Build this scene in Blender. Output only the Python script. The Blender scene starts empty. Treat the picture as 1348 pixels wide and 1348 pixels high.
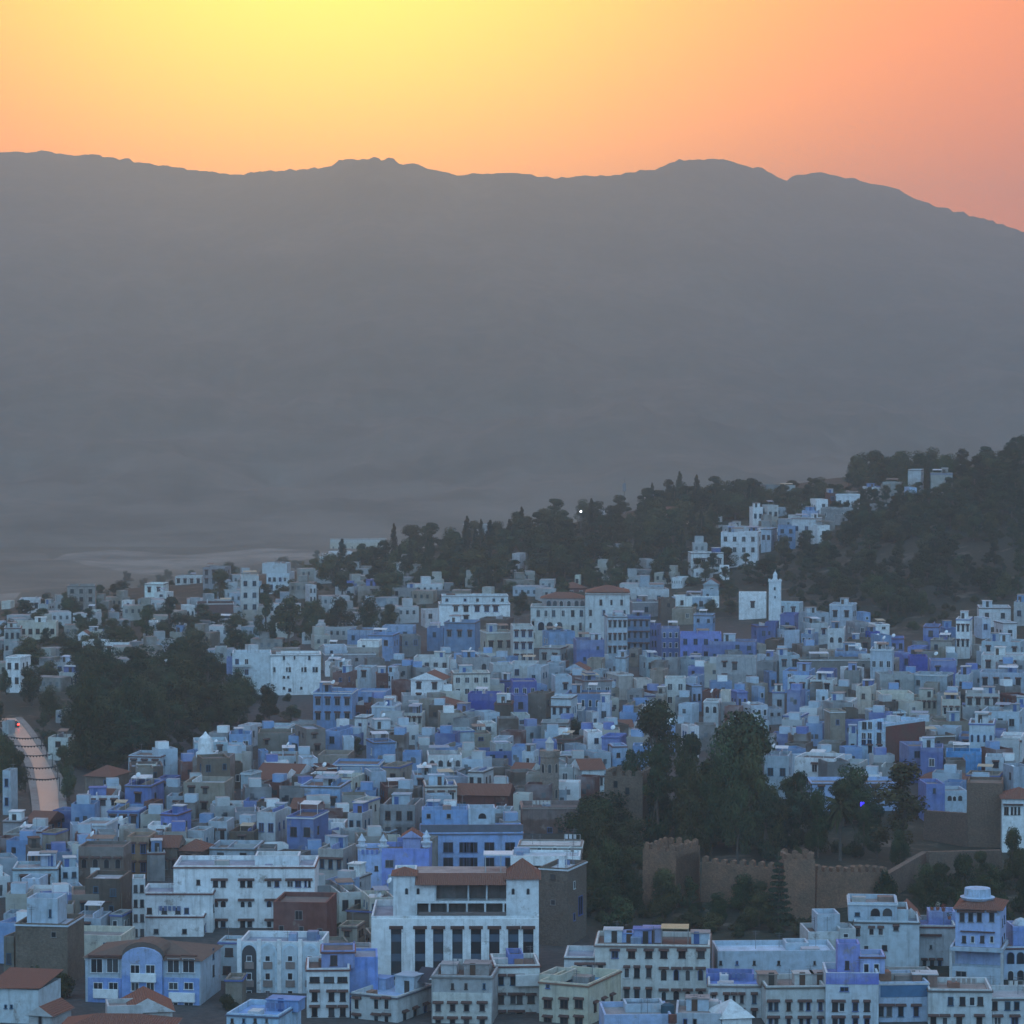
import bpy, math, random
import numpy as np
from mathutils import Vector, Matrix, noise
R = math.radians
scn = bpy.context.scene
col = scn.collection
rnd = random.Random(11)

SUN_STR = 0.25
SKY_STR, SKY_TINT = 0.012, (.8, .9, 1)
SKY_CORE, CORE_COL, CORE_STR = 6.8, (1.0, .86, .0), 1.05
SKY_HALO, HALO_COL, HALO_STR, PALE_STR = 22.0, (1.0, .145, .0), 2.65, .40
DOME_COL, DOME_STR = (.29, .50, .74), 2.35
EXPOSURE = 0.0
HAZE_DENSITY, HAZE_COL, HAZE_G = 1.65e-4, (.42, .80, .97), 0.45
MIE_DENSITY, MIE_G = 0.4e-4, .86
# ------------------------------------------------------------------ camera
FPX, HZN, CZ = 4300.0, 480.0, 100.0          # focal length in photo pixels, horizon row, eye height
PITCH = math.atan((674 - HZN) / FPX)
cam = bpy.data.objects.new('camera', bpy.data.cameras.new('camera'))
col.objects.link(cam); scn.camera = cam
cam.location = (0, 0, CZ)
cam.rotation_euler = (math.pi / 2 - PITCH, 0, 0)
cam.data.sensor_width = 36; cam.data.lens = 36 * FPX / 1348
cam.data.clip_start = 1; cam.data.clip_end = 40000
CP, SP = math.cos(PITCH), math.sin(PITCH)
def ray(u, v):
    """Direction through a photo pixel, scaled so that its y is 1."""
    a, b = (u - 674) / FPX, -(v - 674) / FPX
    y = CP + b * SP; z = -SP + b * CP
    return Vector((a / y, 1.0, z / y))
def at(u, v, Y):
    r = ray(u, v); return Vector((r.x * Y, Y, CZ + r.z * Y))
def project(p):
    x, y, z = p[0], p[1], p[2] - CZ
    d = y * CP - z * SP; h = y * SP + z * CP
    return 674 + FPX * x / d, 674 - FPX * h / d

# ------------------------------------------------------------------ sky, sun, exposure
SUN_AZ, SUN_EL = R(3.4), R(7.5)               # sun: left of the picture's middle, low in the haze above the ridge
SUNV = Vector((-math.sin(SUN_AZ) * math.cos(SUN_EL), math.cos(SUN_AZ) * math.cos(SUN_EL), math.sin(SUN_EL)))
world = bpy.data.worlds.new('World'); scn.world = world; world.use_nodes = True
nt = world.node_tree; nt.nodes.clear()
class G:
    """Small node-graph writer."""
    def __init__(s, t): s.t = t
    def n(s, kind, **kw):
        nd = s.t.nodes.new(kind)
        for k, v in kw.items():
            if k.startswith('i_'):
                key = k[2:]; key = int(key) if key.isdigit() else key
                s.set(nd.inputs[key], v)
            else: setattr(nd, k, v)
        return nd
    def set(s, inp, v):
        if isinstance(v, bpy.types.NodeSocket): s.t.links.new(v, inp)
        else: inp.default_value = v
    def m(s, op, a, b=0.0, clamp=False):
        nd = s.t.nodes.new('ShaderNodeMath'); nd.operation = op; nd.use_clamp = clamp
        s.set(nd.inputs[0], a); s.set(nd.inputs[1], b); return nd.outputs[0]
    def mix(s, f, a, b, blend='MIX'):
        nd = s.t.nodes.new('ShaderNodeMix'); nd.data_type = 'RGBA'; nd.blend_type = blend
        s.set(nd.inputs[0], f)
        for i, c in ((6, a), (7, b)):
            s.set(nd.inputs[i], c if isinstance(c, bpy.types.NodeSocket) else (*c, 1)[:4])
        return nd.outputs[2]
    def ramp(s, f, stops, interp='LINEAR'):
        nd = s.t.nodes.new('ShaderNodeValToRGB'); r = nd.color_ramp; r.interpolation = interp
        while len(r.elements) < len(stops): r.elements.new(0.5)
        for e, (p, c) in zip(r.elements, stops):
            e.position = p; e.color = (*c, 1)[:4] if hasattr(c, '__len__') else (c, c, c, 1)
        s.set(nd.inputs[0], f); return nd.outputs[0]
    def noise(s, vec, scale, detail=3, rough=.55, dim='3D'):
        nd = s.n('ShaderNodeTexNoise', noise_dimensions=dim); s.set(nd.inputs['Vector'], vec)
        nd.inputs['Scale'].default_value = scale; nd.inputs['Detail'].default_value = detail
        nd.inputs['Roughness'].default_value = rough; return nd.outputs[0]
g = G(nt)
sky = g.n('ShaderNodeTexSky', sky_type='NISHITA', sun_disc=False, sun_elevation=R(3.0), sun_rotation=-SUN_AZ,
          altitude=600, air_density=1.0, dust_density=2.0, ozone_density=2.0)
tc = g.n('ShaderNodeTexCoord')
sep = g.n('ShaderNodeSeparateXYZ', i_0=tc.outputs['Generated'])
dt = g.n('ShaderNodeVectorMath', operation='DOT_PRODUCT', i_0=tc.outputs['Generated'], i_1=tuple(SUNV)).outputs['Value']
ang = g.m('ARCCOSINE', g.m('MINIMUM', dt, 1.0))                     # angle from the sun in radians
core = g.m('EXPONENT', g.m('MULTIPLY', g.m('POWER', g.m('DIVIDE', ang, R(SKY_CORE)), 2.0), -1.0))
halo = g.m('EXPONENT', g.m('MULTIPLY', g.m('DIVIDE', ang, R(SKY_HALO)), -1.0))
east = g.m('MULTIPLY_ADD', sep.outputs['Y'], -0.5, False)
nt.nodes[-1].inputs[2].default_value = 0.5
nd = g.mix(1.0, sky.outputs[0], SKY_TINT, 'MULTIPLY')
base = g.n('ShaderNodeBackground', i_Color=nd, i_Strength=SKY_STR)
c1 = g.n('ShaderNodeBackground', i_Color=(*CORE_COL, 1), i_Strength=g.m('MULTIPLY', core, CORE_STR))
c2 = g.n('ShaderNodeBackground', i_Color=(*HALO_COL, 1), i_Strength=g.m('MULTIPLY', halo, HALO_STR))
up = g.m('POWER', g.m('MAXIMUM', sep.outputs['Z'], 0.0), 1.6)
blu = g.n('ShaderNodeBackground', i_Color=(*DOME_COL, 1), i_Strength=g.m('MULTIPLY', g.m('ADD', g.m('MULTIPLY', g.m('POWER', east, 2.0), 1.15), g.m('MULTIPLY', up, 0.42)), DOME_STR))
s1 = g.n('ShaderNodeAddShader', i_0=base.outputs[0], i_1=c1.outputs[0])
s2 = g.n('ShaderNodeAddShader', i_0=s1.outputs[0], i_1=c2.outputs[0])
pale = g.n('ShaderNodeBackground', i_Color=(.25, .60, .18, 1), i_Strength=g.m('MULTIPLY', g.m('MULTIPLY', g.m('SUBTRACT', sep.outputs['Z'], .05), 14.0, True), g.m('MULTIPLY', halo, PALE_STR)))
s25 = g.n('ShaderNodeAddShader', i_0=s2.outputs[0], i_1=pale.outputs[0])
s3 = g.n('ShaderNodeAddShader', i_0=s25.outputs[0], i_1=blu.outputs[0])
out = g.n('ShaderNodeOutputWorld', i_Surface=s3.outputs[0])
sl = bpy.data.lights.new('sun', 'SUN'); sl.energy = SUN_STR; sl.angle = R(3); sl.color = (1, .43, .15)
so = bpy.data.objects.new('sun', sl); col.objects.link(so)
so.rotation_euler = SUNV.to_track_quat('Z', 'Y').to_euler()
so.location = (0, -20, 160)
vs = scn.view_settings
vs.view_transform = 'Standard'; vs.look = 'None'; vs.exposure = EXPOSURE; vs.gamma = 1
cy = scn.cycles
cy.use_denoising = True
cy.max_bounces = 4; cy.diffuse_bounces = 2; cy.glossy_bounces = 2; cy.transparent_max_bounces = 8; cy.volume_bounces = 1

# ------------------------------------------------------------------ tagging and mesh helpers
def tag(o, label=None, cat=None, group=None, kind=None):
    if label: o['label'] = label
    if cat: o['category'] = cat
    if group: o['group'] = group
    if kind: o['kind'] = kind
    return o
def empty(name, loc, rz=0.0):
    o = bpy.data.objects.new(name, None); col.objects.link(o)
    o.location = loc; o.rotation_euler = (0, 0, rz); o.empty_display_size = 1
    return o
def put(name, me, parent=None, loc=None, rz=0.0, color=None):
    o = bpy.data.objects.new(name, me); col.objects.link(o)
    if parent: o.parent = parent
    if loc is not None: o.location = loc
    if rz: o.rotation_euler = (0, 0, rz)
    if color: o.color = (*color, 1)
    return o
class MB:
    """Collects faces for one mesh; mats are slot numbers."""
    def __init__(s): s.v, s.f, s.mi = [], [], []
    def face(s, pts, m=0):
        k = len(s.v); s.v.extend([tuple(p) for p in pts]); s.f.append(tuple(range(k, k + len(pts)))); s.mi.append(m)
    def box(s, x0, x1, y0, y1, z0, z1, m=0, skip=''):
        a, b, c, d = (x0, y0), (x1, y0), (x1, y1), (x0, y1)
        k = len(s.v)
        s.v += [(*p, z0) for p in (a, b, c, d)] + [(*p, z1) for p in (a, b, c, d)]
        fs = {'f': (0, 1, 5, 4), 'r': (1, 2, 6, 5), 'b': (2, 3, 7, 6), 'l': (3, 0, 4, 7), 't': (4, 5, 6, 7), 'd': (3, 2, 1, 0)}
        for n_, q in fs.items():
            if n_ not in skip: s.f.append(tuple(k + i for i in q)); s.mi.append(m)
    def prism(s, pts, y0, y1, m=0, cap=True):
        """pts: closed outline in (x, z), extruded along y."""
        n = len(pts); k = len(s.v)
        s.v += [(x, y0, z) for x, z in pts] + [(x, y1, z) for x, z in pts]
        for i in range(n):
            j = (i + 1) % n; s.f.append((k + i, k + j, k + n + j, k + n + i)); s.mi.append(m)
        if cap:
            s.f.append(tuple(k + i for i in range(n - 1, -1, -1))); s.mi.append(m)
            s.f.append(tuple(k + n + i for i in range(n))); s.mi.append(m)
    def lathe(s, prof, n=12, cx=0, cy=0, m=0, rot=0.0):
        k = len(s.v)
        for r, z in prof:
            for i in range(n):
                a = 2 * math.pi * i / n + rot
                s.v.append((cx + r * math.cos(a), cy + r * math.sin(a), z))
        for j in range(len(prof) - 1):
            for i in range(n):
                i2 = (i + 1) % n
                s.f.append((k + j * n + i, k + j * n + i2, k + (j + 1) * n + i2, k + (j + 1) * n + i)); s.mi.append(m)
        s.f.append(tuple(k + (len(prof) - 1) * n + i for i in range(n))); s.mi.append(m)
    def tube(s, pts, r, n=6, m=0, r1=None):
        k = len(s.v); N = len(pts)
        for q, p in enumerate(pts):
            p = Vector(p); d = Vector(pts[min(q + 1, N - 1)]) - Vector(pts[max(q - 1, 0)])
            d.normalize(); e = d.orthogonal().normalized(); h = d.cross(e)
            rr = r if r1 is None else r + (r1 - r) * q / (N - 1)
            for i in range(n):
                a = 2 * math.pi * i / n
                s.v.append(tuple(p + e * math.cos(a) * rr + h * math.sin(a) * rr))
        for q in range(N - 1):
            for i in range(n):
                i2 = (i + 1) % n
                s.f.append((k + q * n + i, k + q * n + i2, k + (q + 1) * n + i2, k + (q + 1) * n + i)); s.mi.append(m)
    def mesh(s, name, *mats):
        me = bpy.data.meshes.new(name); me.from_pydata(s.v, [], s.f)
        for m in mats: me.materials.append(m)
        if len(mats) > 1: me.polygons.foreach_set('material_index', s.mi)
        me.update(); return me
    def put(s, name, parent, *mats, **kw):
        return put(name, s.mesh(name, *mats), parent, **kw)

# ------------------------------------------------------------------ materials
def mat(name, fn):
    m = bpy.data.materials.new(name); m.use_nodes = True
    t = m.node_tree; t.nodes.clear(); gg = G(t)
    b = gg.n('ShaderNodeBsdfPrincipled'); o = gg.n('ShaderNodeOutputMaterial', i_Surface=b.outputs[0])
    b.inputs['Specular IOR Level'].default_value = .3
    fn(gg, b, o); return m
def obj_co(gg):
    """Object coordinates shifted by a per-object random, in metres."""
    t = gg.n('ShaderNodeTexCoord').outputs['Object']; oi = gg.n('ShaderNodeObjectInfo')
    sh = gg.n('ShaderNodeCombineXYZ', i_0=gg.m('MULTIPLY', oi.outputs['Random'], 97.0), i_1=gg.m('MULTIPLY', oi.outputs['Random'], 53.0))
    return gg.n('ShaderNodeVectorMath', operation='ADD', i_0=t, i_1=sh.outputs[0]).outputs[0], oi
def bump(gg, b, h, strength=.4, dist=.05):
    nd = gg.n('ShaderNodeBump', i_Strength=strength, i_Distance=dist, i_Height=h)
    gg.set(b.inputs['Normal'], nd.outputs[0])
def m_plaster(gg, b, o):
    co, oi = obj_co(gg)
    big = gg.noise(co, .22, 4, .6); mid = gg.noise(co, .9, 4, .65)
    st = gg.n('ShaderNodeMapping', i_Vector=co, i_Scale=(1.6, 1.6, .12)).outputs[0]
    streak = gg.noise(st, 1.0, 3, .6)
    lum = gg.m('MULTIPLY', gg.n('ShaderNodeRGBToBW', i_0=oi.outputs['Color']).outputs[0], 2.2, True)
    c = gg.mix(gg.m('MULTIPLY', gg.m('MULTIPLY', gg.ramp(big, [(.42, 0), (.62, 1)]), .30), lum), oi.outputs['Color'], (.50, .55, .58), 'MIX')
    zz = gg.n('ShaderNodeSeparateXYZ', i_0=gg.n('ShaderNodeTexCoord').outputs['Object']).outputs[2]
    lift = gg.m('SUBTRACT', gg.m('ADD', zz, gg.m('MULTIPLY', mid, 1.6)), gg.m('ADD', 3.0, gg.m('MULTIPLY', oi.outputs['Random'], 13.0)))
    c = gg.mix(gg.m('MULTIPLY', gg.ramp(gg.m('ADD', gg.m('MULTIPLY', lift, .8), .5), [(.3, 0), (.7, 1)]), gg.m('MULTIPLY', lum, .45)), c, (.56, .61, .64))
    peel = gg.noise(co, .42, 5, .72)
    c = gg.mix(gg.ramp(peel, [(.60, 0), (.68, .75)]), c, (.30, .27, .235))
    c = gg.mix(gg.ramp(mid, [(.35, .5), (.6, 0)]), c, (.62, .58, .54), 'MULTIPLY')
    c = gg.mix(gg.ramp(streak, [(.52, 0), (.72, .5)]), c, (.42, .40, .38), 'MULTIPLY')
    gg.set(b.inputs['Base Color'], c); b.inputs['Roughness'].default_value = .9
    bump(gg, b, gg.noise(co, 5, 3), .35, .04)
def m_roof(gg, b, o):
    co, oi = obj_co(gg)
    n1 = gg.noise(co, .5, 4, .65)
    c = gg.mix(gg.ramp(n1, [(.35, .55), (.65, 0)]), oi.outputs['Color'], (.45, .43, .42), 'MULTIPLY')
    gg.set(b.inputs['Base Color'], c); b.inputs['Roughness'].default_value = .85
    bump(gg, b, gg.noise(co, 3, 3), .3, .05)
def m_tile(gg, b, o):
    co, oi = obj_co(gg)
    s = gg.n('ShaderNodeSeparateXYZ', i_0=gg.n('ShaderNodeTexCoord').outputs['Object'])
    w = gg.m('ABSOLUTE', gg.m('SINE', gg.m('MULTIPLY', s.outputs[0], 10.5)))
    n1 = gg.noise(co, .8, 4, .7); n2 = gg.noise(co, 7, 2)
    c = gg.mix(n1, (.20, .075, .05), (.13, .065, .048))
    c = gg.mix(gg.ramp(n2, [(.45, 0), (.75, .6)]), c, (.28, .16, .11))
    gg.set(b.inputs['Base Color'], c); b.inputs['Roughness'].default_value = .85
    bump(gg, b, w, .8, .12)
def m_tile_dark(gg, b, o):
    co, oi = obj_co(gg); n1 = gg.noise(co, .8, 4, .7)
    gg.set(b.inputs['Base Color'], gg.mix(n1, (.09, .06, .05), (.15, .12, .095))); b.inputs['Roughness'].default_value = .9
    bump(gg, b, gg.noise(co, 4, 3), .6, .1)
def m_stone(gg, b, o):
    co, oi = obj_co(gg)
    v = gg.n('ShaderNodeTexVoronoi', i_Vector=gg.n('ShaderNodeMapping', i_Vector=co, i_Scale=(1.3, 1.3, 2.0)).outputs[0], i_Scale=1.4, feature='DISTANCE_TO_EDGE')
    n1 = gg.noise(co, .35, 4, .6); n2 = gg.noise(co, 2.5, 3, .6)
    c = gg.mix(gg.ramp(n1, [(.35, 0), (.65, .6)]), oi.outputs['Color'], (.13, .10, .075))
    c = gg.mix(gg.ramp(n2, [(.3, .6), (.6, 0)]), c, (.5, .47, .44), 'MULTIPLY')
    c = gg.mix(gg.ramp(v.outputs[0], [(0.0, .55), (.09, 0)]), c, (.45, .42, .4), 'MULTIPLY')
    gg.set(b.inputs['Base Color'], c); b.inputs['Roughness'].default_value = .95
    bump(gg, b, gg.m('ADD', n2, gg.m('MULTIPLY', v.outputs[0], .8)), .6, .12)
def m_pane(gg, b, o):
    oi = gg.n('ShaderNodeObjectInfo')
    c = gg.ramp(oi.outputs['Random'], [(0, (.012, .014, .018)), (.6, (.03, .034, .04)), (1, (.07, .075, .08))])
    gg.set(b.inputs['Base Color'], c); b.inputs['Roughness'].default_value = .25
    b.inputs['Specular IOR Level'].default_value = .5
def m_color(gg, b, o):
    co, oi = obj_co(gg)
    c = gg.mix(gg.ramp(gg.noise(co, 1.2, 3), [(.35, .4), (.6, 0)]), oi.outputs['Color'], (.6, .58, .55), 'MULTIPLY')
    gg.set(b.inputs['Base Color'], c); b.inputs['Roughness'].default_value = .7
def m_hood(gg, b, o):
    co, oi = obj_co(gg)
    gg.set(b.inputs['Base Color'], gg.mix(gg.noise(co, 1.5, 3), (.14, .06, .045), (.055, .045, .042))); b.inputs['Roughness'].default_value = .85
def m_leaf(gg, b, o):
    co, oi = obj_co(gg)
    n1 = gg.noise(co, .35, 3, .6); n2 = gg.noise(co, 2.2, 2)
    c = gg.mix(gg.ramp(n1, [(.35, 0), (.65, 1)]), (.55, .60, .60), (1.25, 1.2, 1.0))
    c = gg.mix(1.0, oi.outputs['Color'], c, 'MULTIPLY')
    c = gg.mix(gg.ramp(n2, [(.4, 0), (.7, .4)]), c, (.07, .075, .03))
    gg.set(b.inputs['Base Color'], c); b.inputs['Roughness'].default_value = .9; b.inputs['Specular IOR Level'].default_value = .05
def m_bark(gg, b, o):
    co, oi = obj_co(gg)
    gg.set(b.inputs['Base Color'], gg.mix(gg.noise(co, 3, 4), (.05, .04, .032), (.14, .115, .095))); b.inputs['Roughness'].default_value = .95
def m_terrain(gg, b, o):
    p = gg.n('ShaderNodeNewGeometry').outputs['Position']
    s = gg.n('ShaderNodeSeparateXYZ', i_0=p)
    n1 = gg.noise(p, .02, 6, .65); n2 = gg.noise(p, .12, 5, .65); n3 = gg.noise(p, .9, 4, .6)
    c = gg.mix(gg.ramp(n1, [(.4, 0), (.6, 1)]), (.024, .030, .018), (.042, .040, .027))
    c = gg.mix(gg.ramp(n2, [(.56, 0), (.66, .7)]), c, (.17, .14, .11))
    tn = gg.m('MULTIPLY', gg.ramp(gg.m('DIVIDE', s.outputs[1], 2000.0), [(.2, 1), (.5, 1), (.54, 0)]), gg.ramp(gg.m('DIVIDE', gg.m('ADD', s.outputs[0], 200.0), 400.0), [(.2, 0), (.32, 1)]))
    gd = gg.m('ADD', gg.m('POWER', gg.m('DIVIDE', gg.m('SUBTRACT', s.outputs[0], 70.0), 75.0), 2.0), gg.m('POWER', gg.m('DIVIDE', gg.m('SUBTRACT', s.outputs[1], 565.0), 95.0), 2.0))
    tn = gg.m('MULTIPLY', tn, gg.ramp(gd, [(.8, 0), (1.0, 1)]))
    tn = gg.m('MULTIPLY', tn, gg.ramp(gg.m('DIVIDE', s.outputs[2], 100.0), [(.205, 1), (.245, 0)]))
    c = gg.mix(tn, c, (.075, .07, .068))
    c = gg.mix(gg.ramp(n3, [(.4, .5), (.6, 0)]), c, (.35, .38, .33), 'MULTIPLY')
    # far valley: small fields
    v = gg.n('ShaderNodeTexVoronoi', i_Vector=gg.n('ShaderNodeMapping', i_Vector=p, i_Scale=(.011, .0035, 0)).outputs[0], i_Scale=1.0)
    f = gg.ramp(gg.n('ShaderNodeSeparateColor', i_0=v.outputs['Color']).outputs[0], [(0, (.09, .085, .06)), (.45, (.15, .13, .10)), (.75, (.18, .16, .125)), (.92, (.24, .215, .18))], 'CONSTANT')
    f = gg.mix(gg.ramp(gg.noise(p, .015, 5, .7), [(.4, .75), (.6, 0)]), f, (.06, .06, .045))
    far = gg.ramp(gg.m('DIVIDE', s.outputs[1], 4000.0), [(.38, 0), (.5, 1)])
    c = gg.mix(far, c, f)
    gg.set(b.inputs['Base Color'], c); b.inputs['Roughness'].default_value = 1
    bump(gg, b, n3, .7, .3)
def m_mountain(gg, b, o):
    p = gg.n('ShaderNodeNewGeometry').outputs['Position']
    s = gg.n('ShaderNodeSeparateXYZ', i_0=p)
    n1 = gg.noise(p, .0035, 7, .7); n2 = gg.noise(gg.n('ShaderNodeMapping', i_Vector=p, i_Scale=(1, .35, 1)).outputs[0], .022, 6, .75)
    c = gg.mix(gg.ramp(n1, [(.4, 0), (.62, 1)]), (.035, .04, .028), (.085, .072, .052))
    low = gg.ramp(gg.m('DIVIDE', gg.m('ADD', s.outputs[2], 60.0), 420.0), [(.05, 1), (.55, 0)])
    c = gg.mix(gg.m('MULTIPLY', gg.ramp(n2, [(.52, 0), (.66, .8)]), low), c, (.13, .115, .09))
    c = gg.mix(gg.ramp(gg.noise(p, .03, 4, .6), [(.45, .55), (.55, 0)]), c, (.4, .42, .38), 'MULTIPLY')
    base = gg.ramp(gg.m('DIVIDE', gg.m('ADD', s.outputs[2], 60.0), 200.0), [(.05, .75), (.6, 0)])
    pale = gg.ramp(gg.noise(p, .006, 5, .7), [(.4, (.07, .066, .05)), (.55, (.16, .14, .11)), (.7, (.19, .17, .14))])
    c = gg.mix(base, c, pale)
    gg.set(b.inputs['Base Color'], c); b.inputs['Roughness'].default_value = 1
def m_asphalt(gg, b, o):
    p = gg.n('ShaderNodeNewGeometry').outputs['Position']
    gg.set(b.inputs['Base Color'], gg.mix(gg.noise(p, .4, 5, .7), (.30, .28, .235), (.40, .375, .32)))  # pale beige base: the sunset sky's sheen on the road is coloured in
    b.inputs['Roughness'].default_value = .4; b.inputs['Specular IOR Level'].default_value = .13
def emit(colr, s):
    def f(gg, b, o):
        gg.set(b.inputs['Base Color'], (*colr, 1)); gg.set(b.inputs['Emission Color'], (*colr, 1)); b.inputs['Emission Strength'].default_value = s
    return f
TILE_DARK = mat('old_roof_tile', m_tile_dark)
PLASTER, ROOF, TILE, STONE = mat('plaster', m_plaster), mat('terrace', m_roof), mat('roof_tile', m_tile), mat('rubble_stone', m_stone)
PANE, COLOR, HOOD, LEAF, BARK = mat('dark_pane', m_pane), mat('paint', m_color), mat('hood_tile', m_hood), mat('leaf', m_leaf), mat('bark', m_bark)
TERRAIN, MOUNTAIN, ASPHALT = mat('earth_and_scrub', m_terrain), mat('mountain_scrub', m_mountain), mat('asphalt', m_asphalt)

# ------------------------------------------------------------------ terrain
def sstep(x, a, b):
    t = np.clip((np.asarray(x, float) - a) / (b - a), 0, 1); return t * t * (3 - 2 * t)
KY = [-300, 0, 60, 150, 260, 350, 410, 480, 560, 700, 955, 1100, 1250, 1500, 1900, 2600, 3000]
KZ = [101, 97.5, 84, 60, 33, 15, 9, 9, 11, 13, 18, 20, 20, 6, -20, -45, -45]
def zt(X, Y):
    X = np.asarray(X, float); Y = np.asarray(Y, float)
    z = np.interp(Y, KY, KZ)
    A = np.interp(X, [-250, -60, 27, 106, 208, 330, 900], [0, 4, 20, 31, 50, 30, 20])
    Yc = 1340 + np.clip(X, 0, 400) * 1.7
    d = Y - Yc
    z = z + A * np.exp(-.5 * (d / np.where(d < 0, 210, 280)) ** 2)
    z = z - np.interp(X, [-600, -206, -143, -50], [22, 16, 9, 0]) * sstep(Y, 850, 1350) * (1 - sstep(Y, 1800, 2600))
    z = z + np.interp(X, [40, 130, 250, 500], [0, 6, 16, 24]) * sstep(Y, 620, 900) * (1 - sstep(Y, 1200, 1700))
    dy = Y - 1150
    z = z + 46 * np.exp(-.5 * ((np.clip(X, -900, 300) - 275) / 95) ** 2) * np.exp(-.5 * (dy / np.where(dy < 0, 105, 190)) ** 2)
    return z
def ground(x, y): return float(zt(x, y))
def hit(u, v, h=0.0, y0=425.0, y1=2550.0, step=3.0):
    """Distance at which the ray of a photo pixel comes down to h metres above the ground."""
    r = ray(u, v); Y = np.arange(y0, y1, step)
    ok = CZ + r.z * Y <= zt(r.x * Y, Y) + h
    return float(Y[np.argmax(ok)]) if ok.any() else None

RIDGE = [(-2600, 205), (-1200, 190), (-500, 192), (0, 201), (60, 201), (110, 206), (200, 216), (250, 224), (315, 231), (340, 227), (430, 221), (450, 212), (490, 210),
         (520, 216), (545, 217), (605, 236), (665, 227), (720, 235), (800, 232), (860, 224), (890, 212), (950, 210), (985, 220), (1035, 238),
         (1078, 226), (1110, 236), (1165, 245), (1220, 269), (1290, 288), (1348, 306), (1500, 345), (1900, 400), (3200, 420)]
def fbm(x, y, o=5, s=1.0):
    return noise.fractal(Vector((x * s, y * s, 3.7)), 0.9, 2.1, o)
def sheet(name, rows, nx, half, zf, m):
    vs_, fs = [], []
    for Y in rows:
        for i in range(nx + 1):
            X = (i / nx * 2 - 1) * half(Y); vs_.append((X, Y, zf(X, Y)))
    w = nx + 1
    for j in range(len(rows) - 1):
        for i in range(nx):
            a = j * w + i; fs.append((a, a + 1, a + w + 1, a + w))
    me = bpy.data.meshes.new(name); me.from_pydata(vs_, [], fs); me.materials.append(m)
    me.polygons.foreach_set('use_smooth', [True] * len(fs)); me.update()
    return tag(put(name, me), kind='structure')
half = lambda Y: 260 + .42 * max(Y, 0)
def z_near(X, Y):
    z = ground(X, Y)
    if Y > 900: z += fbm(X, Y, 5, .012) * 2.2 * float(sstep(Y, 900, 1300)) * (1 - float(sstep(Y, 2300, 2600)))
    if Y < 420 and Y > 20: z -= abs(fbm(X, Y, 4, .03)) * 1.5
    return z
rows = list(np.arange(-240, 400, 20.0)) + list(np.arange(400, 1800, 7.0)) + list(np.arange(1800, 2600, 20.0)) + [2600.0]
sheet('terrain', rows, 240, half, z_near, TERRAIN)
YV, YR = 2600.0, 5700.0
ru = [a for a, b in RIDGE]; rv = [b for a, b in RIDGE]
def z_mount(X, Y):
    t = X / Y; u = 674 + FPX * t
    yr = YR + 260 * math.sin(u * .006 + 1)
    zr = CZ + (HZN - np.interp(u, ru, rv)) / FPX * yr
    zv = ground(X, YV) if Y <= YV else -45
    s = (Y - YV) / (yr - YV)
    if s <= 1:
        z = zv + (zr - zv) * (.30 * s + .70 * s ** 1.9)
        z += (fbm(X, Y * .6, 6, .0022) * 70 - 15 - abs(fbm(X, Y * .35, 4, .006)) * 34) * 4 * s * (1 - s) * (1 - .75 * s)
        z += abs(fbm(X, Y, 4, .05)) * 4.0 * s + max(0, fbm(X, Y + 900, 3, .022)) * 7 * s * s
    else:
        z = zr - (Y - yr) * .28 + fbm(X, Y, 3, .01) * 4
    return float(z)
sheet('mountain', list(np.linspace(YV, 4600, 60)) + list(np.linspace(4630, 6100, 70)) + [6300, 6700, 7300], 620, half, z_mount, MOUNTAIN)

# air
mb = MB(); mb.box(-3800, 3800, -300, 7500, -130, 508)
hz = mb.put('haze', None); tag(hz, kind='stuff')
hm = bpy.data.materials.new('air'); hm.use_nodes = True; hm.node_tree.nodes.clear(); gh = G(hm.node_tree)
pv = gh.n('ShaderNodeVolumePrincipled', i_Density=HAZE_DENSITY, i_Color=(*HAZE_COL, 1), i_Anisotropy=HAZE_G)
pm2 = gh.n('ShaderNodeVolumePrincipled', i_Density=MIE_DENSITY, i_Color=(.95, .92, .88, 1), i_Anisotropy=MIE_G)   # dust, which scatters forward
ho = gh.n('ShaderNodeOutputMaterial', i_Volume=gh.n('ShaderNodeAddShader', i_0=pv.outputs[0], i_1=pm2.outputs[0]).outputs[0])

hz.data.materials.append(hm)

# ------------------------------------------------------------------ house parts
PAL = {'W': ('white', (.80, .82, .82)), 'A': ('pale blue', (.41, .50, .58)), 'B': ('sky blue', (.19, .32, .55)), 'V': ('violet blue', (.145, .20, .46)),
       'U': ('deep ultramarine', (.06, .09, .40)), 'Q': ('turquoise blue', (.07, .27, .54)), 'C': ('cream', (.52, .50, .43)), 'G': ('off-white', (.45, .47, .47)),
       'K': ('grey', (.23, .23, .23)), 'T': ('tan', (.28, .24, .19)), 'N': ('brown', (.14, .105, .082)), 'R': ('brick red', (.17, .066, .05)), 'O': ('ochre brown', (.27, .15, .07))}
def shade(c, k):
    return tuple(min(.85, max(.02, v * k)) for v in c)
def jit(c, a=.16):
    k = rnd.uniform(.66, 1.14); return tuple(min(.82, max(.02, v * k * (1 + rnd.uniform(-.04, .04)))) for v in c)
WCACHE = {}
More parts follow.
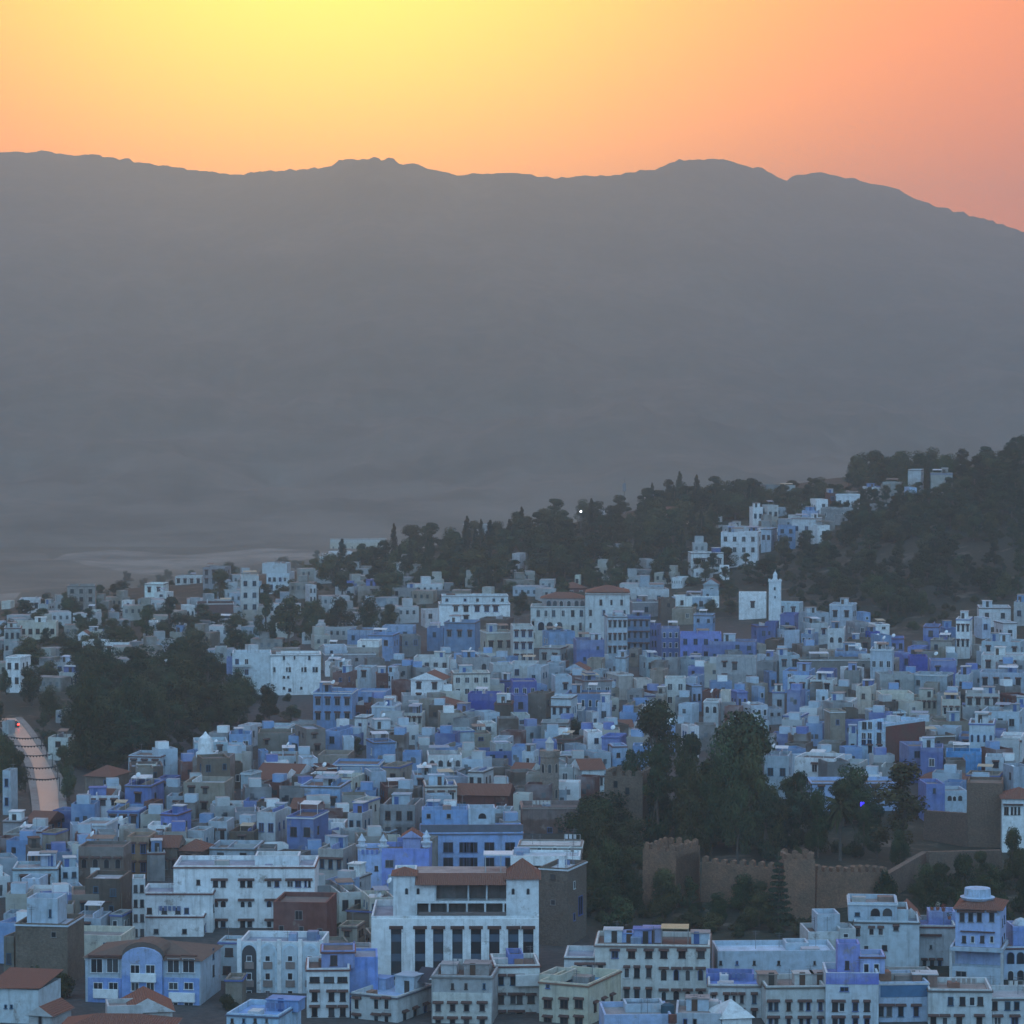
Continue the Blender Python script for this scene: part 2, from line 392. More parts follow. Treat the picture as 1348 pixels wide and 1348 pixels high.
def window_mesh(w, h, arch=False):
    w, h = max(.4, round(w * 5) / 5), max(.5, round(h * 5) / 5)
    key = (w, h, arch)
    if key in WCACHE: return WCACHE[key]
    b = MB(); t = .09
    if arch:
        n = 7; zc = h / 2 - w / 2
        arc = lambda r: [(r * math.cos(math.pi * i / n), zc + r * math.sin(math.pi * i / n)) for i in range(n + 1)]
        o = [(w / 2, -h / 2)] + arc(w / 2) + [(-w / 2, -h / 2)]
        i_ = [(w / 2 - t, -h / 2)] + arc(w / 2 - t) + [(-w / 2 + t, -h / 2)]
        for k in range(len(o) - 1):
            (a0, a1), (b0, b1), (c0, c1), (d0, d1) = o[k], o[k + 1], i_[k + 1], i_[k]
            b.face([(a0, -.07, a1), (d0, -.07, d1), (c0, -.07, c1), (b0, -.07, b1)], 0)
            b.face([(a0, -.07, a1), (b0, -.07, b1), (b0, 0, b1), (a0, 0, a1)], 0)
        b.face([(x, -.025, z) for x, z in reversed(i_)], 1)
    else:
        b.box(-w / 2, -w / 2 + t, -.07, 0, -h / 2, h / 2, 0, 'b'); b.box(w / 2 - t, w / 2, -.07, 0, -h / 2, h / 2, 0, 'b')
        b.box(-w / 2 + t, w / 2 - t, -.07, 0, h / 2 - t, h / 2, 0, 'blr'); b.box(-w / 2 - .08, w / 2 + .08, -.16, 0, -h / 2 - .1, -h / 2, 0, 'b')
        if w > .9: b.box(-.03, .03, -.05, 0, -h / 2, h / 2 - t, 0, 'bd')
        b.face([(-w / 2 + t, -.025, -h / 2), (w / 2 - t, -.025, -h / 2), (w / 2 - t, -.025, h / 2 - t), (-w / 2 + t, -.025, h / 2 - t)], 1)
    WCACHE[key] = b.mesh('window', COLOR, PANE); return WCACHE[key]
def hood_mesh(w):
    w = round(w * 2) / 2 + .5; key = ('hood', w)
    if key not in WCACHE:
        b = MB(); b.face([(-w / 2, -.5, 0), (w / 2, -.5, 0), (w / 2, 0, .22), (-w / 2, 0, .22)])
        b.face([(-w / 2, -.5, -.08), (w / 2, -.5, -.08), (w / 2, -.5, 0), (-w / 2, -.5, 0)])
        b.face([(-w / 2, 0, -.2), (w / 2, 0, -.2), (w / 2, -.5, -.08), (-w / 2, -.5, -.08)])
        for sx in (-1, 1): b.face([(sx * w / 2, -.5, -.08), (sx * w / 2, -.5, 0), (sx * w / 2, 0, .22), (sx * w / 2, 0, -.2)])
        WCACHE[key] = b.mesh('window_hood', HOOD)
    return WCACHE[key]
FRAMES = [(.07, .05, .04), (.07, .05, .04), (.10, .16, .34), (.05, .12, .2), (.6, .62, .62), (.2, .2, .2)]
def window(parent, x, z, w, h, y=0.0, rz=0.0, arch=False, hood=False, fcol=None, name='window'):
    o = put(name, window_mesh(w, h, arch), parent, (x, y, z), rz, fcol or rnd.choice(FRAMES))
    if hood: put('window_hood', hood_mesh(w), o, (0, 0, h / 2 + .18))
    return o
CLUTTER = False
def block(parent, x0, x1, y0, y1, zb, zt_, colour, roofcol=None, para=.7, cornice=None, name='wall', flat=True, mt=None):
    """A rendered volume with a parapet ring; its terrace and its cornice are parts of their own."""
    t = min(.28, (x1 - x0) * .12)
    b = MB(); top = zt_ + para
    b.box(x0, x1, y0, y1, zb, top, 0, 'td')
    X0, X1, Y0, Y1 = x0 + t, x1 - t, y0 + t, y1 - t
    if flat:
        b.face([(x0, y0, top), (x1, y0, top), (X1, Y0, top), (X0, Y0, top)]); b.face([(x1, y0, top), (x1, y1, top), (X1, Y1, top), (X1, Y0, top)])
        b.face([(x1, y1, top), (x0, y1, top), (X0, Y1, top), (X1, Y1, top)]); b.face([(x0, y1, top), (x0, y0, top), (X0, Y0, top), (X0, Y1, top)])
        for p, q in (((X0, Y0), (X1, Y0)), ((X1, Y0), (X1, Y1)), ((X1, Y1), (X0, Y1)), ((X0, Y1), (X0, Y0))):
            b.face([(*p, zt_), (*p, top), (*q, top), (*q, zt_)])
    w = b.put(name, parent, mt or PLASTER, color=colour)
    if flat:
        r = MB(); r.face([(X0, Y0, zt_), (X1, Y0, zt_), (X1, Y1, zt_), (X0, Y1, zt_)])
        r.put('roof', parent, ROOF, color=roofcol or rnd.choice([(.27, .25, .24), (.20, .165, .145), (.38, .40, .42), (.17, .13, .11), (.28, .33, .40), (.15, .13, .12)]))
    if flat and CLUTTER and name == 'wall' and (x1 - x0) * (y1 - y0) > 40:
        for _ in range(rnd.choice([2, 3, 4])):
            q, r_, kind = rnd.uniform(x0 + 1, x1 - 1), rnd.uniform(y0 + 1.5, y1 - 1), rnd.random()
            k = MB()
            if kind < .4:
                a_, b_2, hh = rnd.uniform(.5, 1.4), rnd.uniform(.5, 1.2), rnd.uniform(.5, 1.3); k.box(q - a_, min(q + a_, x1 - .4), r_ - b_2, min(r_ + b_2, y1 - .4), zt_ + .003, zt_ + hh, 0, 'd'); k.put('roof_box', parent, PLASTER, color=jit(rnd.choice([(.5, .52, .52), (.3, .27, .24), (.22, .3, .45), (.25, .14, .1)])))
            elif kind < .85:
                hh = rnd.uniform(1.8, 3); k.tube([(q, r_, zt_), (q, r_, zt_ + hh)], .045, 4); k.tube([(q - .6, r_, zt_ + hh - .2), (q + .6, r_, zt_ + hh - .2)], .03, 4); k.tube([(q - .4, r_, zt_ + hh - .5), (q + .4, r_, zt_ + hh - .5)], .03, 4); k.put('aerial', parent, COLOR, color=(.16, .16, .17))
            else:
                hh = rnd.uniform(1.2, 1.7); e_ = min(q + 3.5, x1 - .4); k.tube([(q, r_, zt_), (q, r_, zt_ + hh)], .04, 4); k.tube([(e_, r_, zt_), (e_, r_, zt_ + hh)], .04, 4); k.tube([(q, r_, zt_ + hh), (e_, r_, zt_ + hh - .03)], .02, 4)
                for t_ in range(int((e_ - q) / .7)): k.face([(q + .7 * t_ + .1, r_, zt_ + hh - .02), (q + .7 * t_ + .6, r_, zt_ + hh - .02), (q + .7 * t_ + .6, r_ + .05, zt_ + hh - .8), (q + .7 * t_ + .1, r_ + .05, zt_ + hh - .75)])
                k.put('washing_line', parent, COLOR, color=rnd.choice([(.55, .55, .53), (.5, .52, .55), (.3, .27, .25), (.15, .2, .35)]))
    if cornice:
        c = MB(); e = .16; z0, z1 = top - .42, top - .2
        c.box(x0 - e, x1 + e, y0 - e, y0 - .004, z0, z1); c.box(x0 - e, x1 + e, y1 + .004, y1 + e, z0, z1)
        c.box(x0 - e, x0 - .004, y0 - .004, y1 + .004, z0, z1, 0, 'fb'); c.box(x1 + .004, x1 + e, y0 - .004, y1 + .004, z0, z1, 0, 'fb')
        c.put('cornice', parent, COLOR, color=cornice)
    return w
def tiled(parent, x0, x1, y0, y1, z, rise=1.6, hip=True, over=.4, wallcol=None, name='roof', along='x', tm=None):
    """A pitched tile roof over a rectangle."""
    a0, a1, b0, b1 = x0 - over, x1 + over, y0 - over, y1 + over
    m = MB(); zt2 = z + rise
    if along == 'x':
        s = min((b1 - b0) / 2, (a1 - a0) / 2) if hip else 0
        p, q = (a0 + s, (b0 + b1) / 2, zt2), (a1 - s, (b0 + b1) / 2, zt2)
        m.face([(a0, b0, z), (a1, b0, z), q, p]); m.face([(a1, b1, z), (a0, b1, z), p, q])
        m.face([(a1, b0, z), (a1, b1, z), q], 0 if hip else 1); m.face([(a0, b1, z), (a0, b0, z), p], 0 if hip else 1)
    else:
        p, q = ((a0 + a1) / 2, b0, zt2), ((a0 + a1) / 2, b1, zt2)
        m.face([(a0, b1, z), (a0, b0, z), p, q]); m.face([(a1, b0, z), (a1, b1, z), q, p])
        m.face([(a0, b0, z), (a1, b0, z), p], 1); m.face([(a1, b1, z), (a0, b1, z), q], 1)
    m.face([(a0, b1, z - .02), (a1, b1, z - .02), (a1, b0, z - .02), (a0, b0, z - .02)], 1)
    return m.put(name, parent, tm or TILE, PLASTER, color=wallcol or (.5, .5, .48))
def hut(parent, x, y, z, w, d, h, c, door=True):
    """The stair room on a terrace, with its slab and door."""
    b = MB(); b.box(x - w / 2, x + w / 2, y, y + d, z, z + h, 0, 'td')
    o = b.put('stair_room', parent, PLASTER, color=c)
    r = MB(); r.box(x - w / 2 - .15, x + w / 2 + .15, y - .15, y + d + .15, z + h, z + h + .14)
    r.put('roof_slab', o, ROOF, color=rnd.choice([(.5, .52, .53), (.3, .28, .27), shade(c, .9)]))
    if door:
        dm = MB(); dm.box(-.4, .4, -.04, 0, 0, 1.8, 0, 'b')
        dm.put('door', o, COLOR, loc=(x + rnd.uniform(-.25, .25) * w, y - .004, z + .02), color=rnd.choice([(.05, .045, .04), (.06, .12, .3), (.1, .06, .04)]))
    return o
HOUSES = []                                    # (root, colour phrase, features, u, v, size, own label)
def house(u0, u1, v0, v1, code, win=None, roof=None, yaw=None, arch=False, hood=None, cornice=None, d=None, h=None, Y=None, huts=None, label=None, cat='house', name='house', para=None):
    cname, base = PAL[code]; c = jit(base)
    um = (u0 + u1) / 2
    near = v0 > 1040
    yaw = R(rnd.choice([-1, -1, 1]) * rnd.uniform(3, 20)) if yaw is None else R(yaw)
    guess = 4300 * 84 / max(v0 - HZN, 60)
    pm = FPX / guess
    Wm = (u1 - u0) / pm; hv = (v1 - v0) / pm
    d = d or min(rnd.uniform(6.5, 10.5), max(4.5, Wm * 1.3))
    if h is None: h = max(3.8, hv + .5, min(hv + rnd.uniform(1.5, 3.2), 1.3 * Wm + 1.2))
    if v0 < 800 or (u1 < 430 and v0 < 950): h = max(3.2, hv + rnd.uniform(.2, .8))
    pitched = roof in ('t', 'h', 'g')
    vt = v0 + (0 if pitched else .5 * d * (v0 - HZN) / FPX * pm)
    if Y is None:
        Y = hit(um, vt, h)
        if Y is None:
            Y = 1900.0
    pm = FPX / Y; Wm = (u1 - u0) / pm; hv = max(1.5, (v1 - vt) / pm)
    if abs(math.sin(yaw)) * d > .45 * Wm: d = max(3.5, .45 * Wm / max(.02, abs(math.sin(yaw))))
    w = max(1.6, (Wm - d * abs(math.sin(yaw))) / math.cos(yaw))
    xl, xr = (u0 - 674) / FPX * Y, (u1 - 674) / FPX * Y
    cx = xr - w / 2 * math.cos(yaw) if yaw > 0 else xl + w / 2 * math.cos(yaw)
    zg = ground(cx, Y); ztop = at(um, vt, Y).z - zg
    if ztop < 2.5: zg -= 2.5 - ztop; ztop = 2.5
    root = empty(name, (cx, Y, zg), yaw)
    para = para if para is not None else rnd.choice([.5, .7, .9])
    small = w * pm < 13
    feats = []
    if pitched:
        rise = min(1.8, .3 * min(w, d) + .4)
        block(root, -w / 2, w / 2, 0, d, -5, ztop - rise, c, para=0, flat=False)
        tiled(root, -w / 2, w / 2, 0, d, ztop - rise, rise, hip=roof == 'h', wallcol=c, along='y' if roof == 'g' else 'x')
        feats.append('brown tile roof'); zw = ztop - rise
    else:
        if cornice is None and rnd.random() < (.30 if not small else .1): cornice = rnd.choice([(.16, .07, .055), (.12, .1, .09), (.6, .62, .62), (.1, .14, .34)])
        block(root, -w / 2, w / 2, 0, d, -5, ztop - para, c, para=para, cornice=cornice if not small else None)
        zw = ztop - .3
        if cornice and not small: feats.append({.16: 'red edging', .12: 'dark edging', .6: 'white edging', .1: 'blue edging'}[cornice[0]] if cornice[0] in (.16, .12, .6, .1) else 'edging')
        nh = huts if huts is not None else (1 if rnd.random() < (.5 if w > 5 else .25) else 0)
        for _ in range(nh):
            hw = rnd.uniform(1.8, min(3.6, w * .5 + .6)); hd = min(d * .5, rnd.uniform(2, 3.2))
            hc = jit(PAL[rnd.choice([code, code, 'A', 'W', 'B', 'A', 'V'])][1])
            hut(root, rnd.uniform(-1, 1) * max(0, (w - hw) / 2 - .3), d - hd - rnd.uniform(.3, max(.31, d * .3)), ztop - para, hw, hd, rnd.uniform(1.7, 2.3), hc)
        if nh: feats.append('rooftop hut')
        zr_ = ztop - para
        if w > 4 and rnd.random() < .5:
            cw, cd, chh = rnd.uniform(2, min(5, w - 1)), rnd.uniform(2, 3), rnd.uniform(1.5, 2.1); q = rnd.uniform(-1, 1) * max(0, (w - cw) / 2 - .4); y_ = rnd.uniform(.5, max(.6, d - cd - .6))
            k = MB(); k.face([(q - cw / 2, y_, zr_ + chh), (q + cw / 2, y_, zr_ + chh), (q + cw / 2, y_ + cd, zr_ + chh + .3), (q - cw / 2, y_ + cd, zr_ + chh + .3)])
            k.face([(q - cw / 2, y_ + cd, zr_ + chh + .24), (q + cw / 2, y_ + cd, zr_ + chh + .24), (q + cw / 2, y_, zr_ + chh - .06), (q - cw / 2, y_, zr_ + chh - .06)])
            k.face([(q - cw / 2, y_, zr_ + chh - .06), (q + cw / 2, y_, zr_ + chh - .06), (q + cw / 2, y_, zr_ + chh), (q - cw / 2, y_, zr_ + chh)])
            for sx in (-1, 1): k.tube([(q + sx * (cw / 2 - .1), y_ + .1, zr_), (q + sx * (cw / 2 - .1), y_ + .1, zr_ + chh - .05)], .06, 4)
            k.put('canopy', root, COLOR, color=rnd.choice([(.55, .58, .6), (.6, .62, .62), (.2, .16, .13), (.42, .36, .26), (.25, .3, .36), (.5, .53, .56)]))
        if w > 3 and rnd.random() < .35:
            q = rnd.uniform(-.35, .35) * w; k = MB(); k.box(q - .09, q + .09, .5, d - .5, zr_ + .002, zr_ + rnd.uniform(.8, 1.4), 0, 'd'); k.put('terrace_wall', root, PLASTER, color=jit(PAL[rnd.choice([code, 'A', 'W', 'V', 'T'])][1]))
        if rnd.random() < .3:
            q = rnd.uniform(-.4, .4) * w; hh = rnd.uniform(1.8, 3.2); k = MB(); k.tube([(q, d * .6, zr_), (q, d * .6, zr_ + hh)], .045, 4); k.tube([(q - .5, d * .6, zr_ + hh - .15), (q + .5, d * .6, zr_ + hh - .15)], .03, 4); k.put('aerial', root, COLOR, color=(.2, .2, .21))
        if w > 8.5 and rnd.random() < .45 and win is None:               # a lower or higher neighbour volume of the same house
            s = rnd.choice([-1, 1]); ww = w * rnd.uniform(.3, .45); up = rnd.uniform(1.2, 2.6)
            xa = -w / 2 + .02 if s < 0 else w / 2 - ww - .02
            block(root, xa, xa + ww, .9, d - .3, ztop - para - .5, ztop + up * .7, jit(PAL[rnd.choice([code, 'A', 'W', 'G', 'B'])][1]), para=.4, name='upper_storey')
            for k in range(rnd.choice([1, 2])): window(root, xa + ww * (.3 + .4 * k), ztop + up * .7 - 1.1, .8, .9, y=.9)
    # openings
    if win is None:
        nr = 1 if hv < 4.5 else 2; nc = max(1, min(4, int(w / 2.6)))
        skip = .42; 
    else:
        nr, nc = win; skip = 0
    hood = (rnd.random() < .35 and w * pm > 22) if hood is None else hood
    fc = rnd.choice(FRAMES); nwin = 0
    sp = hv / nr; ww, wh = min(1.25, .52 * w / nc), min(1.6, .52 * sp)
    for r_ in range(nr):
        for k in range(nc):
            if rnd.random() < skip: continue
            jx, jz = (rnd.uniform(-.12, .12) * w / nc, rnd.uniform(-.1, .1) * sp) if win is None else (0, 0)
            q = rnd.choice([.7, .85, 1]) if win is None else 1
            window(root, -w / 2 + w * (k + .5) / nc + jx, zw - (r_ + .55) * sp + jz, ww * q, wh * q, arch=arch, hood=hood, fcol=fc); nwin += 1
    if abs(yaw) > R(9) and not small:
        sx = -w / 2 if yaw > 0 else w / 2
        for k in range(rnd.choice([1, 2])):
            window(root, sx, zw - .55 * sp, ww * .8, wh * .85, y=d * (.3 + .35 * k), rz=(-math.pi / 2 if yaw > 0 else math.pi / 2), fcol=fc)
    HOUSES.append(dict(root=root, cname=cname, feats=feats, nwin=nwin, u=um, v=v0, px=(u1 - u0), label=label, cat=cat, rows=nr, arch=arch and nwin, hood=hood and nwin))
    return root
CROP = {'L1': (0, 720), 'L2': (0, 1008), 'M3': (336, 1008), 'M4': (672, 1008), 'R5': (1008, 1008), 'M6': (336, 690), 'M7': (672, 690), 'R8': (1008, 690), 'U1': (400, 560), 'U2': (874, 560)}
def cpx(cr, x, y):
    k = .35163 if cr[0] == 'U' else .25223
    return CROP[cr][0] + x * k, CROP[cr][1] + y * k
def table(cr, txt):
    for ln in txt.strip().splitlines():
        f = ln.split('#')[0].split()
        if not f: continue
        x0, x1, y0, y1 = map(float, f[:4]); kw = {}
        for o in f[5:]:
            k, v = o.split('=')
            if k == 'w': kw['win'] = tuple(map(int, v.split('x')))
            elif k == 'r': kw['roof'] = v
            elif k == 'arch': kw['arch'] = True
            elif k == 'hood': kw['hood'] = v == '1'
            elif k == 'huts': kw['huts'] = int(v)
            elif k == 'c': kw['cornice'] = {'r': (.16, .07, .055), 'd': (.12, .1, .09), 'w': (.6, .62, .62), 'b': (.1, .14, .34)}[v]
            else: kw[k] = float(v)
        if x1 >= 1346 and cr in ('R8', 'R5'): x1 += 45
        (u0, v0), (u1, v1) = cpx(cr, x0, y0), cpx(cr, x1, y1)
        house(u0, u1, v0, v1, f[4], **kw)

# ------------------------------------------------------------------ the houses of the town, one line each: left right top bottom colour ...
table('U1', '''
95 310 424 480 C w=1x9 c=d yaw=4 huts=0
90 180 470 502 W w=1x3
55 230 490 532 G
595 700 368 410 K w=2x4 yaw=5
1275 1348 268 312 W w=2x3 yaw=-6
270 302 548 575 W
1060 1130 305 330 G
700 726 520 560 G huts=0
780 830 478 540 G huts=0
200 330 598 640 T
330 440 604 645 K
115 205 600 640 G
0 45 596 660 W w=2x2
955 1060 588 612 R r=h
1015 1040 560 590 C
''')
table('U2', '''
215 365 398 480 W w=2x4 yaw=-8 hood=0
225 320 376 410 G
300 372 398 440 W c=r
365 432 384 440 A w=1x2
428 502 374 434 B huts=0
480 600 345 412 G w=1x3
560 622 372 422 W w=1x1
95 225 474 532 W w=1x4 yaw=6
30 98 568 592 W w=1x5 huts=0
326 372 306 360 W w=1x2
374 430 298 352 C w=1x2
645 742 258 306 W w=1x3 huts=0
556 616 276 322 W
612 648 252 306 R
518 592 318 352 B
590 745 308 345 K
912 948 232 282 B w=1x2
755 826 230 256 W w=1x3
366 442 222 262 K
186 222 338 372 G
8 102 306 352 C r=t
210 250 525 560 W
150 215 575 610 A r=g
30 200 640 680 A w=1x2 huts=0
820 910 212 246 G
915 985 165 215 G
1000 1090 178 222 T
430 500 226 262 G
''')
table('L1', '''
0 100 415 555 G w=2x3
50 285 388 470 C w=1x6 yaw=3
88 200 266 332 W w=1x3
195 270 295 320 G
400 462 438 522 W r=g
430 562 434 474 C w=1x4
420 690 490 562 W w=1x6 yaw=-7
720 862 508 562 A w=1x2
728 822 388 452 W w=2x2
20 132 568 725 W w=2x2
240 452 596 655 G w=1x4
300 450 648 722 C w=1x7
930 1012 303 372 W w=1x2
1015 1212 288 402 R w=1x3 c=w
1085 1252 378 432 W
1055 1192 102 195 K w=2x3
1240 1348 148 335 C w=3x2 yaw=6
750 862 188 242 W w=1x2 c=d
800 892 234 262 W
630 690 278 302 W
335 490 198 330 T w=3x3 yaw=5
740 882 640 722 A w=1x3
660 870 1075 1152 A w=1x3
968 1012 1056 1152 B
978 1182 1006 1085 A huts=0
1180 1305 968 1062 B w=1x2
1235 1348 924 1005 W
640 842 1132 1212 N huts=0
640 822 1228 1348 V w=1x1
430 642 1150 1285 N r=h
420 612 1284 1348 W w=1x3
1005 1192 1092 1262 N huts=0
280 372 848 892 G
240 362 985 1045 W w=1x1
0 30 905 960 G
560 640 330 360 G
430 510 330 352 W
0 60 280 320 C
910 1060 150 192 G w=1x4
880 960 440 490 C
1110 1180 520 590 G
940 1000 595 640 C
''')
table('M6', '''
860 990 444 495 W w=1x2
985 1172 505 612 B w=1x3 c=d yaw=-8
1170 1348 488 562 N huts=0
1172 1348 556 672 C w=1x3
478 640 546 625 B
590 745 570 652 B huts=0
660 835 528 600 B w=1x2
740 862 578 645 K
895 990 536 600 B
325 655 636 705 T yaw=-4 huts=0
340 625 668 722 K
360 492 712 758 W
395 485 740 790 G
400 522 768 832 R
515 628 742 806 A
625 692 773 872 R yaw=4
690 748 768 872 A w=2x2
690 795 736 776 B
825 1022 688 762 W w=1x4 yaw=-4
810 1012 774 892 W w=2x2 r=g yaw=-12
1020 1225 768 892 C w=2x4 yaw=5 c=d
1045 1232 688 775 G arch=1 w=1x2
1220 1348 726 822 G w=1x2
1108 1285 878 992 U yaw=-6 huts=0
1278 1348 808 905 U w=1x2
298 522 866 1032 B w=2x4 yaw=-5 c=w
520 702 866 942 B w=1x3
498 602 938 1012 R
604 752 938 1042 A w=1x1 c=w
754 892 886 942 G
758 882 978 1042 C w=1x4 hood=1
880 1085 905 1002 T w=1x3 r=h
1000 1142 972 1042 A c=b
1248 1348 926 1032 N
0 192 1046 1092 A c=w huts=0
0 362 1080 1150 T huts=0 yaw=3
190 362 1056 1182 N
355 498 1068 1152 B w=1x1
515 608 998 1082 W
445 512 1108 1192 A
580 785 1058 1112 G
570 728 1126 1222 B huts=0 c=d
945 1142 1068 1152 A c=b
960 1092 1150 1202 B
1075 1348 1176 1228 V
1155 1262 1032 1082 W
888 1078 1192 1272 W w=1x4 arch=1 yaw=3 huts=0
808 962 1298 1348 A w=1x2
965 1092 1278 1348 G w=1x1
1140 1348 1256 1302 N
400 662 1238 1332 B w=1x2
660 812 1250 1348 T
210 322 1214 1312 A
60 242 1198 1262 A
0 62 1178 1242 B
0 282 1262 1348 W r=t w=1x2
290 422 1256 1322 R
320 502 1192 1252 T
1100 1230 1085 1135 T
1240 1348 1110 1180 A
620 700 1040 1090 W
''')
table('M7', '''
600 830 335 415 G w=1x2
620 782 398 472 K
778 862 386 482 N huts=0
858 1092 372 428 W yaw=3 huts=0
1195 1348 356 462 W w=1x1 huts=0
495 612 474 682 A w=3x4 yaw=4 hood=1 c=d
605 738 476 660 B w=3x4 yaw=-4 hood=1
690 795 522 644 V w=2x5
790 892 538 702 V w=3x3 yaw=-3
888 1112 566 702 V w=2x4 yaw=-3
958 1078 468 572 B
1040 1302 606 702 V huts=1
1268 1348 526 592 V
845 982 436 502 T
168 338 556 642 B
332 492 598 722 V yaw=4
150 302 638 722 G w=1x2
298 342 628 722 C
0 122 526 722 C w=3x3 hood=1 yaw=4
0 152 718 802 G w=1x2
88 202 738 822 A
550 622 688 762 A
680 792 688 762 A w=1x2
622 692 648 692 T
190 292 718 772 A
278 422 728 802 A r=g
0 138 813 902 U w=1x3
0 92 888 972 V
215 322 788 872 A
340 532 806 902 K w=1x3
288 532 876 962 B w=1x6 yaw=-6
90 232 878 962 N huts=0
212 352 896 1022 A w=1x3 hood=1
160 312 1026 1102 K huts=0
300 392 958 1042 A
395 462 976 1062 W w=1x1
455 535 926 1032 A w=1x1
510 642 776 852 C
640 742 806 882 C
730 832 756 852 T
808 925 798 942 C w=2x2 yaw=-3
920 985 798 942 A w=2x2
630 762 883 932 A c=b
860 1082 698 762 A
1078 1302 688 832 K yaw=-6 huts=0
1300 1348 678 772 A
938 1022 786 872 B
918 1002 836 942 B w=1x2
1005 1102 866 930 R huts=0
1012 1112 916 992 W w=1x2 arch=1
1100 1162 866 1002 C w=1x1
1158 1242 868 962 V w=1x2
1188 1272 826 882 A
1268 1332 846 962 B
1222 1348 936 1002 A w=1x3
385 482 1078 1222 W
478 612 1098 1202 V w=1x1
520 612 1148 1222 B
900 988 1048 1202 W yaw=14
985 1082 1056 1102 T
640 742 1148 1212 B
220 382 1108 1192 N w=1x3
0 102 988 1062 G w=1x1
60 150 1180 1250 A
250 380 1195 1260 G
0 158 1256 1340 W r=t w=1x2
328 492 1236 1348 W r=t w=1x4 yaw=12
245 335 1262 1345 G w=1x1
540 642 1026 1082 W r=t
590 700 940 985 T
400 500 700 760 T
430 520 758 806 A
760 830 880 930 T
700 780 1000 1060 G
''')
table('R8', '''
58 208 406 472 A w=1x2
80 188 466 562 V w=1x1 huts=0
185 335 458 522 A
338 492 413 502 A w=1x2
488 552 458 502 B
195 332 512 582 G
328 438 538 642 W w=1x2 arch=1
188 292 568 622 B w=1x2
0 82 508 592 V
60 182 548 602 A
435 542 508 582 K
555 652 518 548 W huts=0
520 602 556 602 U
430 572 596 642 N
568 662 576 652 B
658 742 588 662 V w=1x2
828 942 526 602 V
928 1002 536 592 B
1000 1108 488 652 W w=2x3 hood=1 c=b yaw=-12
1120 1302 428 502 W w=1x2 c=d
1302 1348 402 502 G w=1x1
1220 1318 508 602 W w=1x1 c=d
1108 1182 486 552 A
1138 1348 606 682 A huts=2
1135 1348 676 762 W w=1x3
748 872 636 692 V
868 1012 598 662 T
223 355 656 706 C huts=0
368 552 656 708 B
553 692 646 782 A w=1x3 yaw=-10
688 762 668 742 V w=1x1
178 552 698 762 K huts=0 yaw=2
0 112 598 662 N
0 62 688 762 A
58 182 676 752 A w=1x2
95 282 758 802 B
0 62 768 862 B w=1x1
120 272 798 872 A w=1x2
238 392 806 872 W w=1x2
40 112 868 962 A
118 262 868 922 B w=1x2
268 342 868 932 A
0 92 958 1002 A w=1x2
98 242 988 1052 A w=1x2
415 522 756 832 K
478 602 838 942 C
600 782 876 962 C w=1x6 arch=1 yaw=2 huts=0
320 502 912 972 W w=1x1
325 422 968 1152 T huts=0
415 490 960 1060 N huts=0
590 782 776 872 K huts=0
780 1002 776 872 A c=w
998 1112 778 872 A
868 1012 706 782 V
758 862 686 732 U
1128 1348 766 852 A w=1x4
768 942 896 962 C w=1x5 hood=1
928 1042 906 1012 C w=1x3 hood=1
1053 1252 876 1012 C w=2x4 hood=1 yaw=-8
1253 1348 886 942 R huts=0
1308 1348 936 1002 V w=1x2
1138 1348 966 1052 A
1072 1242 1026 1172 A w=1x4 yaw=-10 arch=1 c=b
1238 1348 1096 1182 W w=1x3
440 492 1086 1212 A w=1x1
548 742 968 1012 A huts=0
733 902 1146 1292 V yaw=5
818 962 1156 1292 V w=1x1
953 1158 1178 1292 Q yaw=-8 huts=0
780 1002 1092 1152 N huts=0
1018 1242 1096 1152 B
1158 1282 1206 1272 A
0 162 1196 1348 A w=1x2
160 442 1206 1302 W w=1x1 huts=0
400 560 1236 1300 G
540 712 1256 1310 K
820 1100 1286 1348 N r=h
1060 1272 1296 1348 T huts=0
1273 1348 1256 1348 A
750 900 1010 1092 K
880 1080 1020 1095 T
250 330 930 985 G
600 720 700 770 T
''')
table('M3', '''
340 480 905 965 T huts=0
480 605 935 1005 G w=1x2

320 512 418 562 C w=1x3 yaw=-14 hood=1
430 592 566 642 G w=1x2
370 560 640 762 C w=1x2
540 722 668 762 C w=1x3
470 722 726 802 N huts=0
85 402 686 892 R huts=0 yaw=-6
108 322 762 802 R huts=0
660 862 186 375 K w=2x3 yaw=-6 huts=1
158 362 246 395 V w=1x2 c=w
75 165 235 370 C w=1x1
228 482 88 222 B c=d
0 152 228 372 G w=1x2
478 602 236 342 G w=1x2
360 472 286 362 W
505 640 170 330 C w=2x2
858 1112 216 302 B w=1x2
1110 1268 216 292 A w=1x1 r=t
1248 1348 218 312 A
1048 1348 106 222 R r=t yaw=-8
868 1052 88 192 C w=1x3 hood=1 c=d
808 962 36 104 A w=1x2
870 1112 46 102 A
1108 1242 16 112 G w=1x2 c=d
640 802 96 172 R huts=0
28 222 96 152 R r=t
0 202 26 122 W w=1x2 hood=1 r=t
270 400 40 110 W
380 560 50 130 C
560 680 20 100 A
180 330 180 250 N r=t
0 90 180 250 N
430 560 820 905 T huts=0
560 720 860 930 T huts=0
690 760 560 660 A
620 760 330 400 A
''')
